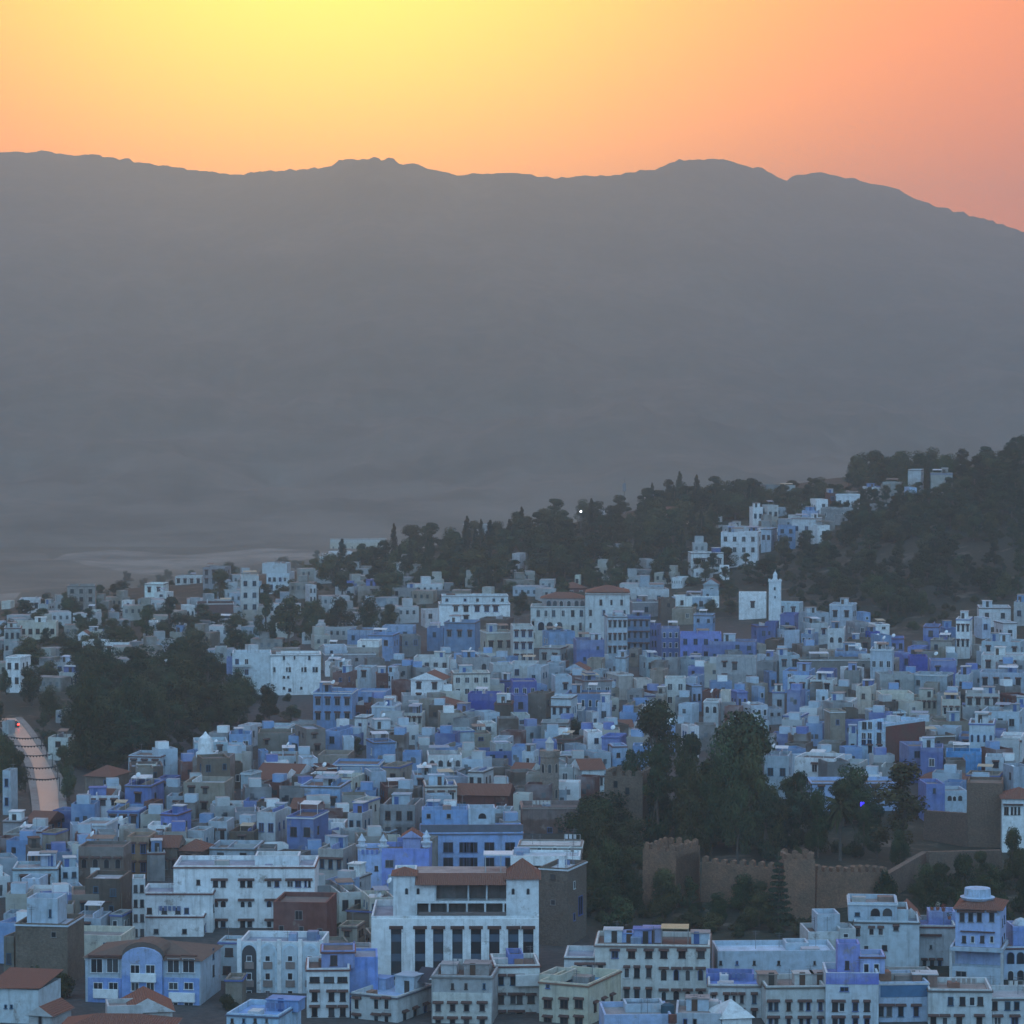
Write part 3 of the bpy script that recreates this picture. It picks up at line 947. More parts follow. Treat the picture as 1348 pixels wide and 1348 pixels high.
table('L2', '''
1130 1262 900 1090 A huts=0
1165 1262 1095 1165 T huts=0

395 652 408 565 N w=1x4 arch=1 yaw=-5 huts=0
648 785 358 565 O w=2x2 yaw=-6 huts=0
785 930 375 540 N w=1x3 r=t
920 1085 396 545 N r=h
38 285 515 642 A w=1x2 c=d
280 395 518 642 A w=2x2
0 105 618 762 N
95 215 576 702 A
430 640 568 782 N huts=0
458 505 522 652 W huts=0
325 622 648 782 T w=1x2
1082 1348 408 485 A w=1x2 c=d
948 1195 72 225 T huts=0
1190 1260 -20 100 N
1250 1348 28 152 A
1200 1348 228 345 K w=1x3
1188 1348 328 402 N
828 972 236 365 V w=1x2 c=r
968 1095 326 435 A w=1x2
1078 1202 278 405 A w=1x2
640 812 86 215 V yaw=5
425 612 132 205 W w=1x2 r=t
430 505 188 265 R
813 922 56 132 V w=1x1
550 742 216 305 B w=1x3
400 578 286 365 A c=w
340 410 300 400 A
0 112 276 352 G
0 202 336 402 G huts=0
90 217 326 425 A w=1x2
208 322 336 485 T w=1x1
100 210 420 520 N w=1x2
0 45 18 225 A w=2x1
610 685 306 395 C
0 85 876 1085 T w=1x1
315 662 858 1085 C w=2x2 yaw=-8 Y=494
358 542 776 865 A w=1x1
663 745 578 900 G w=4x2 yaw=6 huts=0
560 660 760 860 G
120 300 250 300 R r=t
740 830 180 260 R
860 960 150 240 A
1080 1200 120 200 A r=g
760 880 300 380 W
570 660 270 330 W
320 420 620 700 A
0 80 760 880 A
1090 1190 350 410 R
740 850 440 520 K
''')

# ------------------------------------------------------------------ the large buildings one can tell apart, drawn in crop pixels
CLUTTER = True
class Bld:
    def __init__(s, name, label, cat, cr, x0, x1, Y, yaw=0, group=None):
        s.cr = cr; u0, _ = cpx(cr, x0, 0); u1, _ = cpx(cr, x1, 0)
        s.Y = Y; X = (((u0 + u1) / 2) - 674) / FPX * Y
        s.yaw = R(yaw); s.zg = ground(X, Y)
        s.root = empty(name, (X, Y, s.zg), s.yaw); tag(s.root, label, cat, group)
        s.u, s.v = (u0 + u1) / 2, None
        LANDED.append((u0, u1, Y))
    def P(s, x, y, yo=0.0):
        """Crop pixel -> (x, z) in the building's frame on the plane local y = yo."""
        r = ray(*cpx(s.cr, x, y)); n = Vector((math.sin(s.yaw), -math.cos(s.yaw), 0)); t = Vector((math.cos(s.yaw), math.sin(s.yaw), 0))
        o = Vector(s.root.location) - n * yo
        e = Vector((0, 0, CZ)); k = (o - e).dot(n) / r.dot(n)
        p = e + r * k - Vector(s.root.location)
        return p.dot(t), p.z
    def X(s, x, yo=0.0, y=700): return s.P(x, y, yo)[0]
    def Z(s, y, yo=0.0, x=None):
        return s.P(((s.u - CROP[s.cr][0]) / .25223) if x is None else x, y, yo)[1]
    def vol(s, x0, x1, y, yo, d, c, bot=None, **kw):
        a, z = s.P(x0, y, yo); b, _ = s.P(x1, y, yo); para = kw.pop('para', .7)
        zb = -6 if bot is None else s.P(x0, bot, yo)[1]
        block(s.root, a, b, yo, yo + d, zb, z - para, c, para=para, **kw); return a, b, z
    def win(s, xs, ys, w, h, yo=0.0, **kw):
        k = s.Y / FPX * .25223
        for y in ys:
            for x in xs:
                lx, lz = s.P(x, y, yo); window(s.root, lx, lz, w * k, h * k, y=yo, **kw)
    def side(s, sx, xw, zs, ys, w, h, **kw):
        for z in zs:
            for y in ys: window(s.root, xw, z, w, h, y=y, rz=math.pi / 2 * sx, **kw)
    def slab(s, x0, x1, y0, y1, yo, d, c, name='ledge', m=None):
        a, z1 = s.P(x0, y0, yo); b, z0 = s.P(x1, y1, yo); k = MB(); k.box(a, b, yo, yo + d, z0, z1); return k.put(name, s.root, m or COLOR, color=c)
LANDED = []
WH, AQ, SB, VB, CR, OW = (PAL[k][1] for k in 'WABVCG')
TR = (.16, .07, .055)

# white hotel with tall window strips
b = Bld('hotel', 'large white hotel with seven tall dark window strips and open balconies above', 'hotel', 'M3', 605, 1480, 480)
core = .55
a, e, z = b.vol(605, 1480, 785, core, 15, WH, para=.9)
slits = [735, 860, 955, 1055, 1152, 1248, 1347, 1425]
edges = [605] + [q for s_ in slits for q in (s_ - 27, s_ + 27)] + [1480]
zt0 = b.Z(800); zs = b.Z(848)
pm_ = MB()
for i in range(0, len(edges), 2): pm_.box(b.X(edges[i]), b.X(edges[i + 1]), 0, core - .004, -6, zs, 0, 'b')
pm_.box(b.X(605), b.X(1480), 0, core - .004, zs, zt0, 0, 'b')
pm_.put('pier_front', b.root, PLASTER, color=WH)
for s_ in slits:
    xm = b.X(s_); k = MB(); k.box(b.X(s_ - 27), b.X(s_ + 27), core - .06, core - .01, -5.8, zs - .004); pn = k.put('window_strip', b.root, PANE)
    for q in range(5):
        l = MB(); l.box(b.X(s_ - 27) + .01, b.X(s_ + 27) - .01, core - .14, core - .07, zs - 2.1 - q * 2.9, zs - 1.0 - q * 2.9); l.put('spandrel', pn, COLOR, color=(.08, .12, .17))
    l = MB(); l.box(b.X(s_ - 36), b.X(s_ + 36), -.3, -.004, zs - .1, zs + .35); l.put('window_hood', pn, HOOD)
up = 2.2; zu = zt0 - 1
def hv_(x0, x1, y, d=10, c=WH, yo=up, bot=790, **kw): return b.vol(x0, x1, y, yo, d, c, bot=bot, **kw)
hv_(720, 835, 572); hv_(1310, 1480, 590)
xl, xr = b.X(835, up), b.X(1310, up); zr = b.Z(600, up); zm = b.Z(708, up); zb_ = b.Z(800, up)
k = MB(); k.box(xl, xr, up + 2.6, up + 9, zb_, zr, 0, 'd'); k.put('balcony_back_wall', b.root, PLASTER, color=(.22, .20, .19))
for nm, zz in (('balcony_floor', zb_), ('balcony_floor', zm - .3)):
    k = MB(); k.box(xl, xr, up - (.9 if zz == zb_ else 0), up + 2.59, zz, zz + .35); k.put(nm, b.root, PLASTER, color=WH)
for x in (840, 910, 1005, 1105, 1200, 1296):
    k = MB(); xx = b.X(x, up); k.box(xx - .14, xx + .14, up - .85, up + 2.58, zb_ + .36, zm - .31); k.put('pier', b.root, PLASTER, color=OW)
for x in (940, 1112, 1208):
    k = MB(); xx = b.X(x, up); k.box(xx - .12, xx + .12, up, up + 2.58, zm + .06, zr - .5); k.put('pier', b.root, PLASTER, color=OW)
k = MB(); k.box(b.X(836, up), b.X(936, up), up + .01, up + 2.57, zm + .07, zr - .5); k.put('wall', b.root, PLASTER, color=WH)
k = MB(); k.box(xl + .5, xr, up - 1.0, up - .86, zb_ + .36, zb_ + 1.2); k.put('railing', b.root, COLOR, color=(.16, .13, .12))
k = MB(); k.face([(xl, up - 1.0, zr - .5), (xr, up - 1.0, zr - .5), (xr, up + 1.6, zr + .9), (xl, up + 1.6, zr + .9)]); k.face([(xl, up + 1.59, zr + .88), (xr, up + 1.59, zr + .88), (xr, up - 1.0, zr - .52), (xl, up - 1.0, zr - .52)]); k.put('tile_eave', b.root, TILE)
k = MB(); k.box(xl, xr, up + 1.61, up + 10, zr + .02, zr + .6); k.put('roof', b.root, ROOF, color=(.33, .3, .28))
k = MB(); k.box(b.X(1190, up), b.X(1345, up), up + 4, up + 8, zr + 3.1, zr + 3.3); c_ = k.put('canopy', b.root, COLOR, color=(.62, .66, .68))
for dx in (.3, 2.6): l = MB(); xx = b.X(1190, up) + dx; l.tube([(xx, up + 4.2, zr + .6), (xx, up + 4.2, zr + 3.1)], .07); l.put('post', c_, COLOR, color=(.4, .42, .42))
tiled(b.root, b.X(1312, up), b.X(1478, up), up, up + 8, b.Z(592, up), 2.6, name='pavilion_roof')
tiled(b.root, b.X(722, up), b.X(834, up), up, up + 5, b.Z(574, up), 1.0, name='pavilion_roof')
b.win([790, 850], [654], 22, 34, yo=up, arch=True, fcol=(.5, .52, .52)); b.win([1346, 1424], [655], 24, 36, yo=up, arch=True, fcol=(.5, .52, .52))

# stepped white block with red-brown edging
b = Bld('apartment_block', 'wide stepped white apartment block with dark red roof edging and hooded windows', 'apartment block', 'L2', 905, 1642, 512)
b.vol(905, 1642, 522, 7, 11, WH, cornice=TR); b.vol(740, 1110, 660, 3.2, 9, WH, cornice=TR); b.vol(695, 1062, 780, 0, 7, WH, cornice=TR)
b.vol(1330, 1560, 470, 12, 5, WH, bot=540); 
for x, n in ((1145, 80), (1285, 74), (1425, 80), (1535, 84), (1605, 40)):
    for y in (616, 722, 826): b.win([x - n / 4, x + n / 4], [y], n * .36, 32, yo=7, hood=True, arch=y == 722)
b.win([1035], [608], 18, 26, yo=7); b.win([780, 858, 928, 974], [757], 25, 30, yo=3.2); b.win([815, 963], [864], 24, 26)
b.side(1, b.X(1110, 3.2), [b.Z(750, 3.2)], [4.5, 7.5], .9, 1.2); b.side(1, b.X(1062, 0), [b.Z(860), b.Z(925)], [1.3, 3.0], .8, 1.1)

# blue and white arched block at the bottom left
b = Bld('school', 'blue and white block with rounded blue central gable under a brown roof', 'building', 'L2', 445, 1045, 462, yaw=-9)
a, e, z = b.vol(445, 1045, 1000, 0, 12, AQ, flat=False, para=0)
tiled(b.root, a, e, 0, 12, z + .004, 1.7, over=.4, hip=True, tm=TILE_DARK)
xa, xb = b.X(640), b.X(850); zc = b.Z(1010); ztp = b.Z(968)
pts = [(xa, -6), (xb, -6)] + [((xa + xb) / 2 + (xb - xa) / 2 * math.cos(math.pi * i / 10), zc + (ztp - zc + .6) * math.sin(math.pi * i / 10)) for i in range(11)]
k = MB(); k.prism(pts, -.7, -.01); k.put('arched_bay', b.root, PLASTER, color=(.20, .33, .66))
k = MB(); k.prism([(xa, zc + .2), (xb, zc + .2)] + [((xa + xb) / 2 + (xb - xa) / 2 * 1.05 * math.cos(math.pi * i / 10), zc + .6 + (ztp - zc + .7) * math.sin(math.pi * i / 10)) for i in range(11)], .02, 5); k.put('gable_roof', b.root, TILE_DARK)
for x0, x1 in ((458, 636), (854, 1040)):
    b.slab(x0, x1, 1105, 1330, -.12, .11, (.20, .33, .66), 'blue_panel', PLASTER)
WF = (.62, .66, .68)
b.win([505, 588, 905, 985], [1042], 66, 74, fcol=WF); b.win([512, 592, 905, 985], [1148], 50, 40, yo=-.12, fcol=WF)
b.win([705, 785], [1060], 52, 46, yo=-.7, fcol=WF); b.win([705, 785], [1152], 46, 44, yo=-.7, fcol=WF); b.win([905, 985], [1255], 50, 44, yo=-.12, fcol=WF)
b.slab(680, 812, 1085, 1132, -1.1, .39, WH, 'balcony'); b.slab(485, 615, 1166, 1216, -.5, .37, WH, 'balcony'); b.slab(880, 1015, 1184, 1236, -.5, .37, WH, 'balcony')
for x in (500, 590, 900, 985):
    b.slab(x - 42, x + 42, 988, 998, -.5, .49, TR, 'window_hood', HOOD)
b.side(1, e, [b.Z(1020), b.Z(1110)], [7.5], .9, 1.6)

# white building with arched window bays
b = Bld('apartment_block', 'white building with tall arched window bays and scalloped roof edge', 'apartment block', 'M3', 0, 345, 470, yaw=-4)
a, e, z = b.vol(-84, 345, 915, 0, 9, WH, para=.9, cornice=None)
for x in (-32, 65, 182, 285):
    xm = b.X(x); hw = 1.35; zc = b.Z(975)
    pts = [(xm - hw, -5), (xm + hw, -5)] + [(xm + hw * math.cos(math.pi * i / 8), zc + hw * math.sin(math.pi * i / 8)) for i in range(9)]
    k = MB(); k.prism(pts, -.16, -.01); k.put('arched_bay', b.root, PLASTER, color=(.55, .68, .76))
    k = MB(); k.prism([(p * .78 + xm * .22, q - .3 if q > 0 else q) for p, q in pts], -.22, -.165); k.put('bay_panel', b.root, PANE if x < 0 else PLASTER, color=(.5, .6, .66))
    for y, hh, cc in ((1005, 30, 0), (1098, 34, 0), (1190, 34, 0)):
        b.win([x], [y], 30, hh, yo=-.225, fcol=WF)
    for y in (1045, 1140): b.slab(x - 24, x + 24, y - 20, y + 16, -.34, .11, (.25, .2, .18), 'bay_spandrel')
for x in (-84, 20, 125, 235, 345):
    xm = b.X(x); k = MB(); k.box(xm - .3, xm + .3, -.3, -.01, -5, z + .35); k.put('pilaster', b.root, PLASTER, color=WH)

# white house with violet penthouse
b = Bld('house', 'white house with rows of dark hooded windows and a violet penthouse', 'house', 'M3', 268, 492, 452, yaw=3)
a, e, z = b.vol(268, 492, 1058, 0, 9, (.66, .69, .7), cornice=TR)
b.win([310, 385, 455], [1116], 50, 30, fcol=(.07, .05, .04)); b.win([310, 398, 457], [1205, 1285, 1365], 30, 46, hood=True, fcol=(.06, .05, .05))
b.vol(345, 520, 965, 3.5, 6, VB, bot=1060, para=.25, cornice=TR); b.win([410], [1015], 40, 55, yo=3.5, fcol=(.1, .06, .05))
b.vol(492, 640, 1000, 4.5, 7, (.18, .29, .64), para=.3)

# cream corner house with blue terrace
b = Bld('house', 'cream corner house with pale blue terrace and white rooftop room', 'house', 'M3', 500, 742, 450, yaw=-27)
a, e, z = b.vol(500, 742, 1180, 0, 10.5, (.52, .54, .53), cornice=(.12, .12, .14), roofcol=(.35, .47, .66))
b.win([530, 632, 686], [1243, 1330], 32, 52, hood=True, fcol=(.5, .52, .5)); b.side(1, e, [z - 3.2, z - 6.4], [2, 5, 8], .8, 1.2, hood=True)
hut(b.root, 1.6, 5.5, z - .7, 3.0, 3.2, 2.4, AQ); hut(b.root, -3.2, 6.5, z - .7, 2.4, 2.4, 1.5, (.28, .42, .7), door=False)
k = MB(); k.face([(2.2, 6.5, z + .9), (4.6, 6.5, z + .9), (4.6, 9.5, z + 2.5), (2.2, 9.5, z + 2.5)]); k.face([(2.2, 9.5, z + 2.48), (4.6, 9.5, z + 2.48), (4.6, 6.5, z + .88), (2.2, 6.5, z + .88)]); k.put('solar_panel', b.root, COLOR, color=(.04, .045, .06))

# grey-banded cream house
b = Bld('house', 'cream house under a grey terrace storey, beside the hotel front', 'house', 'M3', 920, 1238, 448, yaw=-6)
a, e, z = b.vol(920, 1238, 1092, 0, 9, (.30, .29, .28), para=.8, cornice=(.2, .19, .18)); b.slab(925, 1233, 1182, 1420, -.1, .09, (.60, .60, .55), 'lower_front', PLASTER)
b.win([955, 1030, 1103, 1185], [1262, 1342], 32, 40, yo=-.1, hood=True, fcol=(.2, .2, .2)); b.win([1030, 1100, 1195], [1150], 18, 28)
hut(b.root, 1.5, 4, z - .8, 3.5, 3, 1.6, (.3, .28, .27)); hut(b.root, -2.5, 5, z - .8, 2.2, 2.4, 1.3, (.4, .4, .4), door=False)
b = Bld('house', 'narrow cream house with violet terrace between grey and yellowish houses', 'house', 'M3', 1248, 1485, 455, yaw=4)
a, e, z = b.vol(1248, 1485, 1040, 0, 9, (.60, .61, .58), cornice=TR)
b.win([1283, 1345, 1380], [1122, 1220, 1310], 30, 44, hood=True); b.win([1440], [1122, 1220, 1320], 36, 40, hood=True)
b.vol(1320, 1400, 985, 4, 5, VB, bot=1042); b.slab(1360, 1480, 1095, 1150, -1.0, .99, (.55, .56, .55), 'balcony')

# yellowish cream house with sunk blue terrace
b = Bld('house', 'yellowish cream house with a sunken turquoise terrace on top', 'house', 'M4', 150, 405, 448, yaw=-24)
a, e, z = b.vol(150, 405, 1120, 0, 12, (.56, .52, .38), roofcol=(.10, .27, .42), para=1.3, cornice=(.24, .13, .09))
b.win([195, 280, 357], [1243, 1335], 44, 42, hood=True, fcol=(.14, .1, .08)); b.win([195], [1150], 22, 22); b.side(1, e, [z - 3.6, z - 7], [2.5, 5.5, 8.5], .9, 1.1, hood=True)
b.vol(150, 260, 1085, 3, 6, (.50, .48, .38), bot=1130); 

# long cream building with many windows and roof terraces
b = Bld('apartment_block', 'long cream apartment block with arched windows and a beige awning on its roof', 'apartment block', 'M4', 440, 1040, 465, yaw=-4)
a, e, z = b.vol(440, 1040, 930, 0, 11, (.62, .62, .57), cornice=(.2, .15, .13))
b.win([545, 632, 722, 800, 895, 995], [985], 34, 34, hood=True); b.win([607, 660, 722], [1080, 1192], 26, 50, hood=True); b.win([800, 865, 925, 992], [1092, 1205], 32, 58, arch=True, hood=True)
b.vol(280, 438, 995, 1.5, 9, (.58, .6, .6), cornice=(.12, .1, .09)); b.win([360, 412, 470], [1052], 30, 24, yo=0, hood=True)
b.side(1, e, [z - 3, z - 6.2, z - 9], [3, 7], .8, 1.2)
for x, y, c in ((535, 862, AQ), (690, 855, VB), (740, 855, (.25, .28, .5)), (620, 880, (.28, .42, .72)), (1060, 875, AQ)):
    lx, lz = b.P(x, y, 5); hut(b.root, min(lx, e - 1.4), 5 + rnd.uniform(-.5, .5), z - .7, 2.6, 2.6, max(1.3, lz - z + .7), c)
lx0, lz = b.P(785, 845, 3); lx1, _ = b.P(930, 845, 3); k = MB(); k.box(lx0, lx1, 3, 7, z + 1.75, z + 1.85); o = k.put('awning', b.root, COLOR, color=(.48, .38, .22))
for xx in (lx0 + .1, lx1 - .1):
    for yy in (3.1, 6.9): l = MB(); l.tube([(xx, yy, z - .7), (xx, yy, z + 1.75)], .05); l.put('post', o, COLOR, color=(.3, .3, .3))

# long pale wall house, then the stepped houses at the bottom right
b = Bld('house', 'long low pale blue house with plain walls below the castle garden', 'house', 'R5', -250, 370, 470, yaw=2)
a, e, z = b.vol(-250, 368, 968, 0, 9, AQ, roofcol=(.5, .62, .74)); b.win([-235, -150, -60, 68, 255], [1028], 18, 20); b.vol(105, 225, 925, 4, 4, AQ, bot=975)
b = Bld('house', 'cream row house with violet terrace, in front of the long pale blue house', 'house', 'R5', -300, 0, 452, yaw=-3)
a, e, z = b.vol(-300, 5, 1140, 0, 8, (.55, .57, .56), roofcol=(.2, .28, .6), cornice=(.2, .17, .15)); b.win([-270, -205, -165, -125, -60], [1218, 1300], 26, 44, hood=True); b.vol(-310, -60, 1085, 6, 4, VB, bot=1140)
b = Bld('house', 'off-white row house with cluttered grey rooftop and paired brown windows', 'house', 'R5', 0, 312, 447, yaw=3)
a, e, z = b.vol(2, 312, 1150, 0, 9, (.52, .54, .52), roofcol=(.25, .22, .2), cornice=(.14, .12, .1)); b.win([25, 55, 120, 185, 222, 285], [1255, 1340], 26, 42, hood=True)
for x, c in ((-3, (.3, .25, .22)), (2, (.5, .52, .5)), (4.5, (.33, .3, .28))): hut(b.root, x, 4, z - .7, 2.6, 2.6, 1.5, c)
b = Bld('house', 'white house with violet blue terrace storey and two upper windows', 'house', 'R5', 312, 592, 446, yaw=-2)
a, e, z = b.vol(314, 590, 1080, 0, 8, (.56, .63, .68), roofcol=(.25, .3, .6), para=.9); b.slab(314, 590, 1082, 1142, -.06, .05, (.16, .2, .58), 'violet_band', PLASTER)
b.win([410], [1165], 44, 24); b.win([362, 398, 468, 528], [1258, 1340], 28, 46, hood=True)
b.vol(375, 492, 930, 4.0, 4, (.14, .18, .56), bot=1085); b.vol(492, 622, 990, 3.6, 5, (.22, .30, .64), bot=1085, cornice=TR); b.win([525, 578], [1055], 34, 46, yo=3.6, fcol=WF); b.win([425], [1040], 24, 44, yo=4.0)
b = Bld('house', 'blue-grey house with turquoise terrace screen and three hooded windows', 'house', 'R5', 590, 850, 449, yaw=4)
a, e, z = b.vol(592, 850, 1130, 0, 9, (.42, .52, .66), roofcol=(.3, .33, .33), cornice=(.5, .5, .5)); b.slab(600, 845, 1140, 1205, -.08, .07, (.07, .17, .30), 'terrace_screen', COLOR); b.win([602, 645, 705, 785], [1282], 32, 52, hood=True)
b.vol(620, 880, 1085, 5, 5, (.34, .33, .31), bot=1140)
b = Bld('house', 'white row house with four plain windows and grey flat terrace', 'house', 'R5', 850, 1182, 447, yaw=-3)
a, e, z = b.vol(850, 1182, 1165, 0, 9, (.56, .6, .6), cornice=(.13, .11, .1), roofcol=(.3, .27, .25)); b.win([965, 1027, 1077, 1120], [1228], 30, 46); b.win([875, 935, 1010, 1115], [1330], 34, 40, hood=True); hut(b.root, -4, 5, z - .7, 3.4, 3, 1.7, (.24, .15, .12))
b = Bld('house', 'off-white row house with shed roof and small paired windows beside the arcaded house', 'house', 'R5', 1182, 1420, 447, yaw=3)
a, e, z = b.vol(1184, 1420, 1210, 0, 9, (.52, .55, .55), cornice=(.13, .11, .1)); b.win([1195, 1262, 1310], [1252], 32, 46); b.win([1210, 1300], [1330], 40, 36, hood=True)
b = Bld('house', 'pale house with dark arched upper windows and lower hooded pairs', 'house', 'R5', 432, 802, 484, yaw=-5)
a, e, z = b.vol(462, 802, 808, 0, 9, (.50, .58, .62), cornice=(.12, .11, .1)); b.win([478, 552, 600], [865], 26, 34, hood=True); b.win([680], [850], 26, 20, hood=True); b.win([525, 620], [950], 26, 30)
b.vol(432, 685, 712, 1.5, 8, AQ, bot=812, cornice=(.6, .64, .66)); b.win([572, 635], [765], 46, 44, yo=1.5, arch=True); b.win([478], [775], 26, 20, yo=1.5); b.vol(680, 745, 750, 2, 7, (.45, .55, .6), bot=812)
b = Bld('house', 'narrow off-white house with two stepped boxes at the garden edge', 'house', 'R5', 220, 462, 482, yaw=4)
a, e, z = b.vol(222, 460, 868, 0, 8, (.48, .5, .48)); b.vol(268, 388, 775, 2, 5, AQ, bot=872); b.vol(385, 470, 850, -.5, 5, OW); b.win([328], [960], 24, 30); b.win([418], [885], 30, 22, yo=-.5); b.win([478], [870], 22, 34, yo=0)
b = Bld('house', 'white gabled house with a brown tile roof and terrace of potted plants', 'house', 'R5', 720, 992, 490, yaw=-3)
a, e, z = b.vol(802, 992, 832, 0, 9, (.52, .57, .58), cornice=TR, roofcol=(.2, .26, .5)); b.win([828, 868, 908], [1036], 24, 40, hood=True); b.win([862], [945], 16, 18); b.slab(808, 920, 880, 892, -.4, .39, TR, 'window_hood', HOOD)
b.vol(715, 800, 795, .5, 8, (.54, .57, .58), para=0, flat=False); tiled(b.root, b.X(715, .5), b.X(800, .5), .5, 8.5, b.Z(795, .5), 1.6, along='y', wallcol=(.6, .64, .65)); b.win([752], [900], 30, 46, yo=.5, hood=True)
b.win([742, 770], [800], 12, 20, yo=.5)
b.vol(850, 990, 760, 5, 4, (.20, .26, .55), bot=835)
b = Bld('house', 'tall sky blue tower house with brown tile roof and rooftop tub', 'house', 'R5', 990, 1225, 476, yaw=-14)
a, e, z = b.vol(990, 1225, 745, 0, 9, (.36, .47, .74), flat=False, para=0)
tiled(b.root, a, e, 0, 9, z, 1.5, over=.4); k = MB(); k.lathe([(2.3, z + .8), (2.6, z + 1.2), (2.0, z + 1.3), (1.9, z + 2.5), (1.6, z + 2.5)], 14, (a + e) / 2 - .5, 4.2); k.put('roof_tub', b.root, PLASTER, color=(.33, .50, .75))
b.win([1025, 1070, 1115, 1180], [790], 28, 50, hood=True, fcol=(.2, .22, .25)); b.win([1035, 1080, 1130, 1180], [905], 24, 36); b.slab(1015, 1195, 862, 874, -.45, .44, TR, 'window_hood', HOOD)
b.vol(960, 1240, 945, -2.5, 8, AQ, bot=965, para=.3); 
for x in (968, 1235): xx = b.X(x, -2.4); k = MB(); k.box(xx - .2, xx + .2, -2.4, -2.0, -6, b.Z(962, -2.5)); k.put('pier', b.root, PLASTER, color=(.5, .52, .52))
b.vol(960, 1235, 1045, -2.3, 2.2, AQ); b.win([1020], [1085], 60, 30, yo=-2.3, fcol=(.3, .3, .3)); b.side(1, e, [z - 2.3, z - 5], [3, 6], .8, 1.3)
b = Bld('house', 'pale house with two tiers of dark arches beside the blue tower house', 'house', 'R5', 1240, 1420, 480, yaw=3)
a, e, z = b.vol(1242, 1420, 945, 0, 8, (.46, .56, .68), cornice=TR); b.win([1278, 1330, 1385], [1003], 40, 66, arch=True); b.win([1278, 1330, 1385], [1092], 38, 50, arch=True)
b.vol(1290, 1400, 838, 4, 5, (.22, .33, .66), bot=950); k = MB(); xx, zz = b.P(1335, 830, 6); k.lathe([(1.5, zz - .6), (1.4, zz + .1), (.9, zz + .7), (.2, zz + 1)], 12, xx, 6.4); k.put('dome', b.root, PLASTER, color=AQ)

# blue school by the square, violet domed baths, tower house, market hall
b = Bld('school', 'long blue building with wide window bands and a dark terrace band', 'building', 'M3', 860, 1400, 575, yaw=2)
a, e, z = b.vol(862, 1398, 350, 0, 12, (.27, .40, .68), cornice=(.12, .13, .17), roofcol=(.33, .35, .4)); b.slab(862, 1398, 310, 356, 1.0, .5, (.12, .13, .16), 'terrace_screen')
b.win([1007, 1115, 1222, 1330], [425, 505], 54, 56, fcol=(.10, .14, .25)); b.win([1085, 1140], [425, 505], 44, 56, fcol=(.10, .14, .25))
b.vol(1112, 1252, 222, 6, 5, AQ, bot=320); b.win([1185], [262], 40, 30, yo=6, arch=True); b.vol(870, 1110, 232, 6.5, 5, SB, bot=320); b.win([905, 1010], [262], 22, 22, yo=6.5)
b = Bld('bath_house', 'violet blue walled building with three white corner pinnacles', 'bath house', 'M3', 660, 908, 553, yaw=-2)
a, e, z = b.vol(660, 908, 432, 0, 8, (.22, .30, .70), para=.8); b.vol(535, 662, 440, .3, 8, (.38, .52, .82), para=.8); b.vol(770, 860, 372, 3, 4, (.18, .24, .58), bot=440)
tiled(b.root, b.X(770, 3), b.X(860, 3), 3, 7, b.Z(374, 3), 1.2, along='y', wallcol=(.2, .27, .6))
for x, y in ((555, 438), (668, 440), (893, 420)):
    xx, zz = b.P(x, y, .4); k = MB(); k.lathe([(.75, zz - .2), (.75, zz + .5), (1.0, zz + .5), (1.0, zz + .75), (.6, zz + .8), (.55, zz + 1.5), (.75, zz + 1.5), (.3, zz + 2.2), (.05, zz + 2.7)], 8, xx, .9); k.put('pinnacle', b.root, PLASTER, color=(.55, .62, .72))
for x in (560, 585, 610, 635): b.slab(x - 6, x + 6, 438, 462, .05, .24, (.15, .22, .5), 'parapet_slot')
b.win([632], [535], 16, 24, yo=.3); b.win([700], [510], 44, 40)
b = Bld('tower_house', 'brown rubble tower house with flat pale roof, in front of dark garden trees', 'tower house', 'M4', 150, 300, 505, yaw=-20)
a, e, z = b.vol(150, 300, 528, 0, 9, (.17, .145, .12), mt=STONE, roofcol=(.5, .56, .6), cornice=(.55, .62, .66)); b.win([222], [580, 712], 30, 30); k = MB(); k.box(-.5, .5, 4, 5, z - .7, z + 1.3); k.put('chimney', b.root, PLASTER, color=WH)
b.side(1, e, [b.Z(755)], [6], 2.0, 3.0, fcol=(.05, .09, .3)); b.side(1, e, [z - 3, z - 8], [3], .8, 1.2)
b = Bld('house', 'small brown house with hipped pale roof and framed arched windows', 'house', 'M4', 35, 375, 540, yaw=-3)
a, e, z = b.vol(40, 372, 415, 0, 7, (.20, .145, .11), para=.25, roofcol=(.52, .56, .55), cornice=(.55, .58, .56)); b.win([75, 150, 232, 312], [436], 28, 30, arch=True, fcol=(.6, .6, .56))
b.vol(0, 362, 470, -7, 6.9, WH, para=.3, bot=520, roofcol=(.5, .56, .6)); 
b = Bld('market_hall', 'long low brick-red hall with terrace wall beside the octagonal minaret', 'hall', 'M4', 62, 490, 612, yaw=2)
a, e, z = b.vol(62, 492, 215, 0, 9, (.17, .10, .08), cornice=(.3, .25, .22)); b.win([205, 260], [335], 30, 26)
b = Bld('house', 'brown house carrying a small white domed room, above the blue roofs', 'house', 'L1', 1005, 1128, 662, yaw=-4)
a, e, z = b.vol(1005, 1195, 1098, 0, 8, (.18, .13, .105)); b.vol(1022, 1125, 1072, 1, 4, WH, bot=1110)
xx, zz = b.P(1073, 1070, 3); k = MB(); k.lathe([(1.6, zz - .5), (1.6, zz + 1.8), (1.3, zz + 2.9), (.5, zz + 3.6), (.1, zz + 4.2)], 12, xx, 3); k.put('dome', b.root, PLASTER, color=WH)

